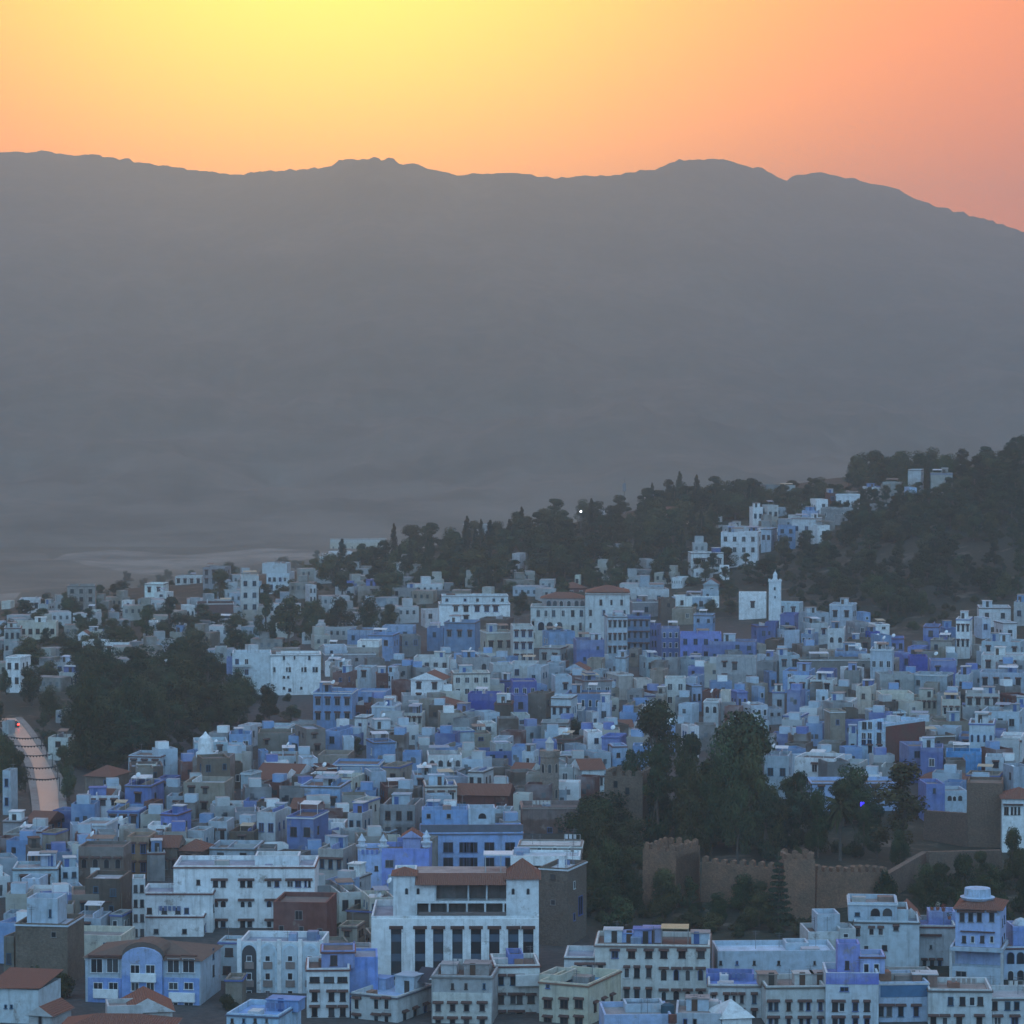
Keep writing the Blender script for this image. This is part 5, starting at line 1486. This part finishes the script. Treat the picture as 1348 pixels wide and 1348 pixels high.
def tree_px(kind, u, vtop, vbase, wpx, label=None, Y=None, group=None, colour=None):
    """A tree from its pixels: top, foot (on the ground) and width."""
    if Y is None: Y = hit(u, vbase, 0) or 1500
    if kind in ('broad', 'pine', 'bush'): vtop -= .07 * (vbase - vtop)
    X = ray(u, vbase).x * Y; h = max(2.5, at(u, vtop, Y).z - ground(X, Y)); base_w = {'broad': .78, 'pine': .55, 'cypress': .2, 'poplar': .4, 'tiered': .5, 'palm': .62, 'bush': 1.0}[kind]
    w = wpx * Y / FPX; t = tree(kind, X, Y, h, max(.55, min(2.2, w / (h * base_w))), label, group, colour)
    TREELIST.append((t, kind, u, vtop, label)); return t
def T(cr, txt):
    for ln in txt.strip().splitlines():
        f = ln.split('#')[0].split()
        x0, x1, y0, y1 = map(float, f[:4]); (u0, v0), (u1, v1) = cpx(cr, x0, y0), cpx(cr, x1, y1)
        tree_px(f[4], (u0 + u1) / 2, v0, v1, u1 - u0, ' '.join(f[5:]).replace('_', ' ') or None)
CROP['KB'] = (740, 900)
T('KB', '''
330 640 100 560 broad spreading broadleaf tree with gaps left of the big rounded garden tree
710 1185 165 840 broad huge rounded dark broadleaf tree, tallest in the castle garden
280 430 345 800 pine dark pine at the corner of the castle keep
425 580 310 860 pine tall dark pine between the keep and the big rounded tree
540 720 330 880 pine dark pine touching the big rounded tree on its left side
600 760 420 900 broad
430 560 480 850 pine
690 860 460 900 broad
820 1010 520 930 broad
980 1130 560 930 pine
1080 1190 600 900 cypress
760 960 250 860 broad second rounded crown behind the big rounded garden tree
900 1060 330 880 broad
600 740 300 860 pine
1150 1310 490 900 pine pointed pine in front of the white plain house, right of the big rounded tree
1270 1400 560 920 broad
60 300 690 1060 broad round dark tree covering the foot of the castle keep
110 320 800 1200 broad
300 430 960 1220 broad
20 180 1010 1230 pine
430 620 1000 1260 broad
200 420 1060 1290 bush
560 760 1160 1290 bush
700 880 1170 1300 bush
860 1040 1170 1300 bush
1040 1215 870 1290 tiered dark layered conifer in front of the castle wall, beside the slim tower
1180 1330 1180 1330 bush
''')
T('R5', '''
-20 90 90 480 broad
90 245 62 470 pine
215 330 165 470 broad
310 465 95 500 palm palm tree with arching fronds in front of the long low sky blue house
455 570 215 460 broad
520 640 220 490 pine
545 870 -10 540 poplar tall olive green poplar with a pale bare trunk
640 760 330 560 broad
810 960 500 760 broad
930 1120 470 760 broad
1100 1260 520 770 broad
1230 1348 330 620 broad
1280 1400 520 780 broad
560 690 480 730 bush
960 1060 600 800 bush
1140 1300 640 820 bush
''')
T('L1', '''
390 560 660 1160 broad largest broadleaf tree right of the lit road
540 760 640 1140 broad
700 860 760 1120 broad
860 1080 600 1000 poplar brownish feathery poplar standing left of the tall plain white block
760 880 720 1040 broad
1040 1150 840 1060 broad
940 1060 900 1060 pine
1140 1240 800 1010 broad
70 230 470 640 broad
290 415 440 590 broad
530 640 375 480 broad
620 720 520 640 pine
440 560 530 680 broad
830 950 275 500 pine
700 830 330 480 broad
900 1080 420 640 broad
1080 1215 120 300 broad
1180 1300 430 620 pine
1000 1180 600 780 broad
640 760 590 720 broad
0 60 640 790 broad
80 250 620 830 broad
-70 30 770 950 broad
200 330 720 900 broad
-40 90 960 1200 broad
30 150 1060 1300 broad dark tree at the road edge, left of the asphalt
-40 60 1160 1330 broad
190 260 860 1000 pine
230 320 960 1100 broad
270 390 1040 1210 broad
300 420 1150 1330 broad
330 480 1000 1160 broad
440 660 1050 1180 broad
600 720 980 1120 bush
760 900 960 1080 broad
850 980 1000 1090 bush
400 520 800 980 pine
300 400 840 960 bush
20 120 330 400 bush
200 280 240 330 broad
480 560 200 290 broad
560 680 170 240 broad
''')
T('M6', '''
0 105 380 690 pine left one of two tall dark pines above the tall plain white block
85 255 400 690 pine broader of two tall dark pines above the tall plain white block
250 350 470 640 broad
370 520 380 600 broad
500 655 360 580 broad
640 760 440 560 broad
0 145 835 1030 broad dark round tree in front of the tall plain white block
130 245 945 1030 broad
495 565 1110 1220 broad
600 680 1080 1140 bush
1180 1300 350 370 bush
''')
T('M7', '''
985 1085 388 480 broad
1090 1200 400 480 broad
300 400 1005 1130 broad
30 160 1060 1130 broad
480 560 190 320 broad
540 660 150 310 broad
380 470 220 330 broad
''')
T('L2', '''
100 260 1010 1180 bush
230 420 1040 1210 bush
1120 1260 1160 1290 bush
660 700 900 1000 bush
''')
T('M3', '''
470 560 350 420 bush
360 440 340 400 bush
400 480 810 890 bush
''')
def scatter(n, poly, kinds, h0, h1, label, group, gap, seed, wide=(.8, 1.25)):
    TNAME['broad'] = 'bushy_tree'; TNAME['bush'] = 'shrub' if max(p_[1] for p_ in poly) < 885 else 'bush'
    rg = random.Random(seed); us = [p_[0] for p_ in poly]; vs2 = [p_[1] for p_ in poly]; k = 0
    for _ in range(n * 30):
        if k >= n: break
        u, v = rg.uniform(min(us), max(us)), rg.uniform(min(vs2), max(vs2))
        if not inside(poly, u, v): continue
        Y = hit(u, v, 0)
        if not Y: continue
        X = ray(u, v).x * Y
        if _boxes_near(X, Y) < gap ** 2: continue
        kd = rg.choice(kinds); tree(kd, X, Y, rg.uniform(h0, h1) * (.45 if kd == 'bush' else 1.25 if kd == 'cypress' else 1), rg.uniform(*wide), label[kd] if isinstance(label, dict) else label, group); k += 1
scatter(190, [(500, 745), (560, 722), (640, 705), (760, 678), (880, 668), (1000, 660), (1010, 690), (955, 700), (930, 740), (840, 752), (700, 772), (560, 785), (440, 790), (430, 765)], ['broad', 'pine', 'pine', 'broad', 'cypress'], 8, 12.5,
        {'broad': 'rounded dark tree in the grove on the ridge behind the upper town', 'pine': 'dark pine in the grove on the ridge behind the upper town', 'cypress': 'thin dark cypress in the grove on the ridge behind the upper town'}, 'trees of the ridge grove', 4.0, 3, (.9, 1.5))
scatter(230, [(955, 770), (1020, 735), (1100, 690), (1200, 655), (1270, 605), (1348, 585), (1348, 720), (1348, 800), (1270, 790), (1200, 830), (1150, 800), (1060, 790), (1000, 770)], ['pine', 'pine', 'broad', 'bush'], 5.5, 9.5,
        {'broad': 'rounded dark tree on the scrubby wooded hillside', 'pine': 'dark pine on the scrubby wooded hillside', 'bush': 'low dark bush on the scrubby wooded hillside'}, 'trees of the wooded hill', 3.6, 4, (.9, 1.5))
scatter(70, [(1100, 700), (1200, 650), (1280, 600), (1348, 575), (1348, 680), (1180, 720)], ['pine', 'broad'], 6, 9,
        {'broad': 'rounded dark tree on the scrubby wooded hillside', 'pine': 'dark pine on the scrubby wooded hillside'}, 'trees of the wooded hill', 3.4, 14, (1, 1.5))
scatter(45, [(1000, 668), (1110, 645), (1250, 628), (1270, 640), (1190, 660), (1110, 690), (1040, 690)], ['broad', 'pine'], 6, 9,
        {'broad': 'rounded tree among the white houses of the upper village', 'pine': 'dark pine among the white houses of the upper village'}, 'trees of the upper village', 4.2, 6, (.9, 1.5))
scatter(14, [(1115, 636), (1200, 634), (1255, 630), (1255, 640), (1115, 645)], ['broad'], 11, 15, 'tall spreading tree standing along the skyline of the upper village', 'skyline trees of the upper village', 4, 8)
scatter(75, [(0, 820), (120, 790), (300, 790), (420, 800), (420, 840), (310, 860), (290, 900), (200, 860), (90, 900), (0, 900)], ['broad', 'pine', 'bush'], 6, 9,
        {'broad': 'rounded dark tree between the scattered white houses at far left', 'pine': 'dark pine between the scattered white houses at far left', 'bush': 'low bush between the scattered white houses at far left'}, 'trees among the far left houses', 4.5, 7, (.9, 1.6))
scatter(30, [(150, 762), (330, 750), (430, 735), (430, 760), (200, 780)], ['broad', 'bush'], 6, 8,
        {'broad': 'small rounded tree along the far left ridge line', 'bush': 'low bush along the far left ridge line'}, 'trees of the far left ridge', 5, 9, (1, 1.7))
scatter(40, [(765, 1195), (850, 1190), (1000, 1195), (1080, 1210), (1080, 1235), (960, 1240), (770, 1225)], ['bush', 'bush', 'broad'], 4.5, 7,
        {'broad': 'small rounded tree on the slope below the castle wall', 'bush': 'low dark bush on the slope below the castle wall'}, 'bushes below the castle wall', 2.2, 10)
scatter(22, [(805, 1065), (900, 1050), (1050, 1050), (1140, 1075), (1150, 1120), (1000, 1120), (930, 1120), (830, 1100)], ['broad', 'pine'], 6, 12,
        {'broad': 'rounded dark tree massed in the castle garden', 'pine': 'dark pine massed in the castle garden'}, 'trees massed in the castle garden', 3.0, 12, (.8, 1.3))
scatter(26, [(800, 1110), (1000, 1118), (1160, 1105), (1160, 1130), (1000, 1136), (800, 1150)], ['bush'], 5, 8, 'low dark bush at the foot of the garden trees', 'bushes at the foot of the garden trees', 2.0, 41)
scatter(22, [(765, 1100), (840, 1110), (840, 1190), (765, 1200)], ['broad', 'bush'], 7, 11, {'broad': 'rounded dark tree between the rubble tower house and the castle', 'bush': 'low dark bush between the rubble tower house and the castle'}, 'greenery between tower house and castle', 2.6, 42, (.9, 1.5))
scatter(20, [(1215, 1165), (1348, 1140), (1348, 1190), (1215, 1200)], ['broad', 'bush'], 4, 6.5, {'broad': 'rounded dark tree below the reddish castle wall', 'bush': 'low dark bush below the reddish castle wall'}, 'greenery below the reddish castle wall', 2.6, 43, (.9, 1.5))
scatter(48, [(105, 900), (290, 890), (300, 955), (210, 1000), (140, 1030), (112, 1025), (100, 960)], ['broad', 'broad', 'pine'], 8, 13,
        {'broad': 'rounded dark tree in the wooded park right of the lit road', 'pine': 'dark pine in the wooded park right of the lit road'}, 'trees of the wooded park', 4.2, 21, (.9, 1.4))
scatter(60, [(440, 775), (560, 770), (700, 760), (960, 742), (960, 775), (860, 770), (800, 765), (560, 795), (440, 800)], ['broad', 'pine', 'bush'], 6, 10,
        {'broad': 'rounded dark tree between the ridge grove and the upper houses', 'pine': 'dark pine between the ridge grove and the upper houses', 'bush': 'low bush between the ridge grove and the upper houses'}, 'trees above the upper houses', 4.5, 31, (.9, 1.5))
scatter(90, [(430, 770), (960, 745), (960, 800), (700, 815), (560, 830), (430, 845), (300, 850), (300, 800)], ['bush', 'bush', 'broad'], 4, 7, {'broad': 'small rounded tree on the bare slope above the upper houses', 'bush': 'low dark bush on the bare slope above the upper houses'}, 'scrub above the upper houses', 3.2, 51, (.9, 1.6))
scatter(40, [(1040, 780), (1220, 800), (1300, 790), (1230, 835), (1190, 832), (1050, 805)], ['bush'], 5, 8, 'low dark bush along the foot of the wooded hill', 'bushes at the foot of the wooded hill', 2.6, 52, (.9, 1.6))
scatter(70, [(0, 790), (200, 775), (430, 760), (430, 850), (290, 880), (0, 880)], ['bush'], 5, 8, 'low bush between the scattered white houses at far left', 'trees among the far left houses', 3.6, 53, (.9, 1.7))
scatter(16, [(300, 915), (420, 915), (425, 945), (300, 962)], ['broad', 'bush'], 5, 9, {'broad': 'rounded dark tree in front of the tall plain white block', 'bush': 'low dark bush in front of the tall plain white block'}, 'trees before the tall plain white block', 2.5, 61, (.9, 1.4))
# clipped hedge beside the octagonal minaret
a_, b_ = put_at('M4', 255, 632), put_at('M4', 490, 632); hm_ = MB(); rg = random.Random(2)
L = b_.x - a_.x
for i in range(26): leaves(hm_, rg, L * (i + .5) / 26, 0, 1.5, .9, .9, 1.5, 130, .22, .5)
tag(put('hedge', hm_.mesh('hedge', LEAF), None, a_, 0, (.035, .05, .03)), 'long dark clipped hedge between the octagonal minaret and the castle keep', 'hedge')

# ------------------------------------------------------------------ road, car, lights and small things
def gp(u, v, up=0.0):
    Y = hit(u, v, 0, step=1.0) or 800; X = ray(u, v).x * Y; return Vector((X, Y, ground(X, Y) + up))
Le = [gp(*cpx('L1', x, y), .12) for x, y in ((-30, 900), (30, 945), (82, 1000), (124, 1060), (168, 1140), (188, 1230), (204, 1330), (214, 1420))]
Ri = [gp(*cpx('L1', x, y), .12) for x, y in ((80, 895), (120, 940), (165, 1000), (205, 1060), (255, 1140), (295, 1230), (305, 1330), (312, 1420))]
k = MB(); kb = MB()
def smooth(P, n=6):
    o = []
    for i in range(len(P) - 1):
        p0, p1, p2, p3 = P[max(i - 1, 0)], P[i], P[i + 1], P[min(i + 2, len(P) - 1)]
        for q in range(n):
            t = q / n; o.append(.5 * ((2 * p1) + (p2 - p0) * t + (2 * p0 - 5 * p1 + 4 * p2 - p3) * t * t + (3 * p1 - p0 - 3 * p2 + p3) * t ** 3))
    return o + [P[-1]]
Ls, Rs = smooth(Le), smooth(Ri)
for i in range(len(Ls) - 1): k.face([Ls[i], Ls[i + 1], Rs[i + 1], Rs[i]])
tag(k.put('road', None, ASPHALT), kind='structure')
for S_, O_ in ((Ls, Rs), (Rs, Ls)):
    for i in range(len(S_) - 1):
        d0, d1 = (S_[i] - O_[i]).normalized(), (S_[i + 1] - O_[i + 1]).normalized(); u3 = Vector((0, 0, .13))
        q = [S_[i] + u3, S_[i + 1] + u3, S_[i + 1] + d1 * 1.6 + u3, S_[i] + d0 * 1.6 + u3]
        kb.face(q); kb.face([S_[i], S_[i + 1], q[1], q[0]])
tag(kb.put('pavement', None, ROOF, color=(.25, .24, .22)), kind='structure')
RED = mat('tail_lamp', emit((1.0, .03, .02), 14.0)); BLUEL = mat('blue_lamp', emit((.03, .02, 1.0), 5.0)); WHL = mat('white_lamp', emit((.9, .95, 1.0), 9.0)); WARM = mat('warm_lamp', emit((1, .85, .6), 4.0))
cp = (gp(*cpx('L1', 80, 948)) + Vector((0, 0, .13)))
car = empty('parked_car', cp, R(14)); car.name = 'car'; tag(car, 'dark car with glowing red tail lights on the pale road', 'car')
k = MB(); pr = [(-.9, .35), (.9, .35), (.92, .75), (.86, .95), (.62, 1.45), (-.62, 1.45), (-.86, .95), (-.92, .75)]
k.prism([(-.9, .3), (.9, .3), (.93, .7), (.86, .98), (-.86, .98), (-.93, .7)], 0, 4.2); k.put('body', car, COLOR, color=(.05, .05, .06))
k = MB(); n0 = [(-.82, .35, .985), (.82, .35, .985), (.82, 3.0, .985), (-.82, 3.0, .985)]; n1 = [(-.6, .8, 1.45), (.6, .8, 1.45), (.6, 2.3, 1.45), (-.6, 2.3, 1.45)]
for i in range(4): j = (i + 1) % 4; k.face([n0[i], n0[j], n1[j], n1[i]])
k.face(n1); k.put('cabin', car, PANE)
for sx in (-1, 1):
    k = MB(); k.box(sx * .72 - .22, sx * .72 + .22, -.06, 0, .62, .9, 0, 'b'); k.put('tail_light', car, RED)
    for yy in (.8, 3.3):
        k = MB(); k.tube([(sx * .94 - .1 * sx, yy, .32), (sx * .94, yy, .32)], .32, 12); k.lathe([(.3, 0)], 3) if False else None; w_ = k.put('wheel', car, COLOR, color=(.02, .02, .02))
        k = MB(); k.tube([(sx * .945, yy, .32), (sx * .95, yy, .32)], .18, 10); k.put('rim', w_, COLOR, color=(.3, .3, .3))
for q, (y, lab) in enumerate(((1000, 'string of bunting over the road nearest the red-lit car'), (1042, 'second string of bunting over the road counted from the car'), (1094, 'middle string of bunting over the road'), (1157, 'fourth string of bunting over the road counted from the car'), (1222, 'string of bunting over the road farthest from the car'))):
    x0, x1 = {1000: (55, 170), 1042: (58, 195), 1094: (85, 225), 1157: (120, 262), 1222: (140, 300)}[y]
    ya = y + 64; x1 = max(x1, float(np.interp(ya, [895, 940, 1000, 1060, 1140, 1230, 1330, 1420], [80, 120, 165, 205, 255, 295, 305, 312])) + 10)
    A_, B_ = gp(*cpx('L1', x0 - 8, ya)), gp(*cpx('L1', x1, ya))
    d_ = B_ - A_; pts = [A_ + d_ * (i / 12) + Vector((0, 0, 3.1 - .35 * math.sin(math.pi * i / 12))) for i in range(13)]
    o = pts[0]; k = MB(); k.tube([p_ - o for p_ in pts], .08, 5)
    root = empty('bunting', o); tag(root, lab, 'bunting', 'strings of bunting over the road'); k.put('cable', root, COLOR, color=(.03, .03, .03))
    f_ = MB()
    for i in range(1, 12):
        p_ = pts[i] - o; f_.face([p_ + Vector((-.3, 0, -.06)), p_ + Vector((.3, 0, -.06)), p_ + Vector((0, .02, -.42))])
    fo = f_.put('pennant', root, COLOR, color=(.05, .04, .04)); fo['kind'] = 'stuff'
    for s_, e_ in ((A_, 1), (B_, -1)):
        k = MB(); k.tube([tuple(s_ - o + Vector((0, 0, -1))), tuple(s_ - o + Vector((0, 0, 3.15)))], .09, 6); k.put('post', root, COLOR, color=(.05, .05, .05))
# lamps, mast, pole
def lamp(cr, x, y, Y, label, m, post=6.0, r=.5, name='street_lamp'):
    p_ = at(*cpx(cr, x, y), Y); root = empty(name, (p_.x, p_.y, ground(p_.x, p_.y))); tag(root, label, name.replace('_', ' ')); h = p_.z - root.location.z
    k = MB(); k.tube([(0, 0, -.5), (0, 0, h - r * .6)], .12, 6); k.put('post', root, COLOR, color=(.12, .12, .12))
    k = MB(); k.lathe([(.05, h - r), (r * .8, h - r * .6), (r, h), (r * .8, h + r * .6), (.05, h + r)], 10); k.put('lamp_head', root, m)
lamp('U1', 1037, 322, 1190, 'bright white street lamp shining on the tree ridge', WHL, r=.36)
lamp('L1', 215, 1292, 690, 'small warm lamp glowing at the lower end of the road', WARM, r=.25)
lamp('M6', 1190, 330, 1060, 'small white lamp above the set-back roof of the long white block', WHL, r=.18)
p_ = at(*cpx('R5', 505, 210), 600); root = empty('lit_sign', (p_.x, p_.y, ground(p_.x, p_.y)), R(3)); tag(root, 'small upright sign glowing deep blue beside the palm tree', 'sign'); h = p_.z - root.location.z
k = MB(); k.box(-.35, .35, -.1, .1, h - .7, h + .7); k.put('sign_face', root, BLUEL); k = MB(); k.tube([(0, 0, -.5), (0, 0, h - .7)], .08, 6); k.put('post', root, COLOR, color=(.1, .1, .1))
p_ = put_at('U1', 1200, 1420); root = empty('radio_mast', p_); tag(root, 'thin radio mast rising above the trees on the ridge', 'mast'); h = at(*cpx('U1', 1200, 195), p_.y).z - p_.z
k = MB(); k.tube([(0, 0, -1), (0, 0, h)], .3, 6, r1=.1); k.put('pole', root, COLOR, color=(.16, .17, .18)); k = MB(); k.box(-.7, .7, -.4, .4, h * .62, h * .85); k.put('antenna', root, COLOR, color=(.2, .21, .22))
p_ = put_at('R8', 506, 735); root = empty('utility_pole', p_); tag(root, 'thin utility pole in front of the light blue house with brick-red side', 'utility pole'); h = at(*cpx('R8', 506, 1065), p_.y).z - p_.z
k = MB(); k.tube([(0, 0, -1), (0, 0, h)], .17, 6, r1=.11); k.put('pole', root, BARK); k = MB(); k.box(-.9, .9, -.08, .08, h - .9, h - .75); k.put('crossarm', root, BARK)
for i_, (x, y, lab) in enumerate(((868, 742, 'red'), (898, 742, 'white'), (928, 748, 'red'), (958, 790, 'pale'))):
    p_ = at(*cpx('R5', x, y + 12), 493); root = empty('potted_plant', p_); tag(root, ['dark leafy potted plant on the violet terrace, nearest the white gable', 'pale potted plant, second from the white gable on the violet terrace', 'reddish potted plant, third from the white gable on the violet terrace', 'potted plant nearest the blue tower house on the violet terrace'][i_], 'potted plant')
    k = MB(); k.lathe([(.22, 0), (.3, .45), (.26, .45)], 10); k.put('pot', root, COLOR, color=(.3, .12, .07)); k = MB(); leaves(k, random.Random(i_), 0, 0, .8, .4, .4, .45, 60, .1); k.put('foliage', root, LEAF, color=[(.05, .07, .03), (.4, .4, .38), (.25, .06, .05), (.1, .1, .05)][i_])

# ------------------------------------------------------------------ labels of the houses: look first, then the landmark they stand by
LM = [('octagonal stone minaret', 723, 1015), ('white hotel with window strips', 600, 1200), ('stepped white block', 300, 1170), ('slender white minaret', 1020, 775),
      ('tall plain white block', 375, 895), ('cream palace-like block', 765, 800), ('blue school with dark band', 620, 1085), ('violet bath house', 520, 1125), ('deep ultramarine houses', 640, 918),
      ('house with brick-red side', 1160, 965), ('long turquoise wall', 1275, 997), ('palm tree', 1106, 1040), ('big rounded garden tree', 980, 970), ('spreading tree with gaps', 862, 950),
      ('lit road', 40, 1010), ('domed white room', 271, 985), ('ochre brown house', 180, 1110), ('market hall', 740, 1065), ('two tall pines', 345, 810), ('ridge grove', 700, 720), ('upper village white block', 975, 715),
      ('row of violet blue houses', 900, 845), ('white house with dark windows', 1270, 825), ('tan tower house', 60, 1210)]
ORD = ['nearest', 'second nearest', 'third nearest', 'fourth nearest', 'fifth nearest', 'sixth nearest', 'seventh nearest', 'eighth nearest', 'ninth nearest', 'tenth nearest']
groups = {}
for h in HOUSES:
    c = h['cname']
    kind = 'house'
    if 'brown tile roof' in h['feats']: kind = 'tiled house'; nm = 'tiled_house'
    elif h['rows'] >= 2 and h['px'] > 26: kind = 'block'; nm = 'apartment_block'
    elif c in ('brown', 'tan', 'grey', 'ochre brown'): kind = 'stone house' ; nm = 'stone_house'
    elif c == 'brick red': kind = 'brick house'; nm = 'brick_house'
    elif h['u'] < 430 and h['v'] < 950 or h['v'] < 790: kind = 'villa'; nm = 'villa'
    else: nm = 'house'
    if h['px'] > 45 and kind in ('house', 'villa'): c = 'wide ' + c
    elif h['px'] < 15 and kind in ('house', 'villa'): c = 'narrow ' + c
    f = [x for x in h['feats'] if 'tile' not in x][:1]
    if f: ph = f'{c} {kind} with {f[0]}'
    elif h['nwin'] == 0: ph = f'plain {c} {kind}'
    else: ph = f'{c} {kind}'
    d2, lm = min(((h['u'] - q[1]) ** 2 + (1.4 * (h['v'] - q[2])) ** 2, q) for q in LM)
    dx, dy = h['u'] - lm[1], 1.4 * (h['v'] - lm[2])
    di = ('right of' if dx > 0 else 'left of') if abs(dx) > abs(dy) else ('below' if dy > 0 else 'above')
    h['root'].name = nm; tag(h['root'], None, kind if kind != 'block' else 'apartment block')
    groups.setdefault((ph, di, lm[0]), []).append((d2, h))
for (ph, di, lm), L_ in groups.items():
    L_.sort(key=lambda t: t[0])
    for i, (d2, h) in enumerate(L_):
        h['root']['label'] = f'{ph}, {di} the {lm}' if len(L_) == 1 else f'{ph}, {ORD[min(i, 9)]} {di} the {lm}'
# labels of trees placed one by one
groups = {}
for t, kd, u, v, lab in TREELIST:
    if lab: continue
    d2, lm = min(((u - q[1]) ** 2 + (1.4 * (v - q[2])) ** 2, q) for q in LM)
    dx, dy = u - lm[1], 1.4 * (v - lm[2]); di = ('right of' if dx > 0 else 'left of') if abs(dx) > abs(dy) else ('below' if dy > 0 else 'above')
    groups.setdefault(({'broad': 'dark rounded tree', 'pine': 'dark pine', 'bush': 'low dark bush', 'cypress': 'thin dark cypress', 'poplar': 'feathery poplar'}.get(kd, 'tree'), di, lm[0]), []).append((d2, t))
for (ph, di, lm), L_ in groups.items():
    L_.sort(key=lambda q: q[0])
    for i, (d2, t) in enumerate(L_): t['label'] = f'{ph} {di} the {lm}' if len(L_) == 1 else f'{ph}, {ORD[min(i, 9)]} {di} the {lm}'
# satellite dishes on terraces
dk = MB(); dk.lathe([(.04, .12), (.2, .10), (.34, .04), (.42, 0), (.36, .02), (.2, .07), (.04, .09)], 12); DISH = dk.mesh('dish', COLOR)
am = MB(); am.tube([(0, 0, -.9), (0, 0, 0)], .04, 5); ARM = am.mesh('mount', COLOR)
r3 = random.Random(8); cand = [h for h in HOUSES if h['v'] > 830 and h['px'] > 18 and 'brown tile roof' not in h['feats']]
for h in r3.sample(cand, 42):
    w = h['root'].children[0]; zs_ = max(v.co.z for v in w.data.vertices); xs_ = [v.co.x for v in w.data.vertices]; ys_ = [v.co.y for v in w.data.vertices]
    lx, ly = r3.uniform(min(xs_) + .6, max(xs_) - .6), r3.uniform(1, max(ys_) - 1); M_ = Matrix.Rotation(h['root'].rotation_euler.z, 3, 'Z') @ Vector((lx, ly, zs_ + .25))
    ro = empty('satellite_dish', Vector(h['root'].location) + M_, 0); tag(ro, None, 'satellite dish', 'satellite dishes on the terraces')
    lab = h['root']['label'].split(','); ro['label'] = ('white dish on the ' + lab[0] + ',' + lab[1]) if len(lab) > 1 else 'white dish on the ' + lab[0]
    w_ = ro['label'].split()
    if len(w_) > 16: ro['label'] = 'dish on ' + ' '.join(h['root']['label'].split()[:14])
    put('mount', ARM, ro, color=(.3, .3, .3)); d_ = put('dish', DISH, ro, (0, -.06, .1), color=(.7, .72, .73)); d_.rotation_euler = (R(58), 0, R(r3.uniform(-70, -20))); ro.scale = (1.3,) * 3
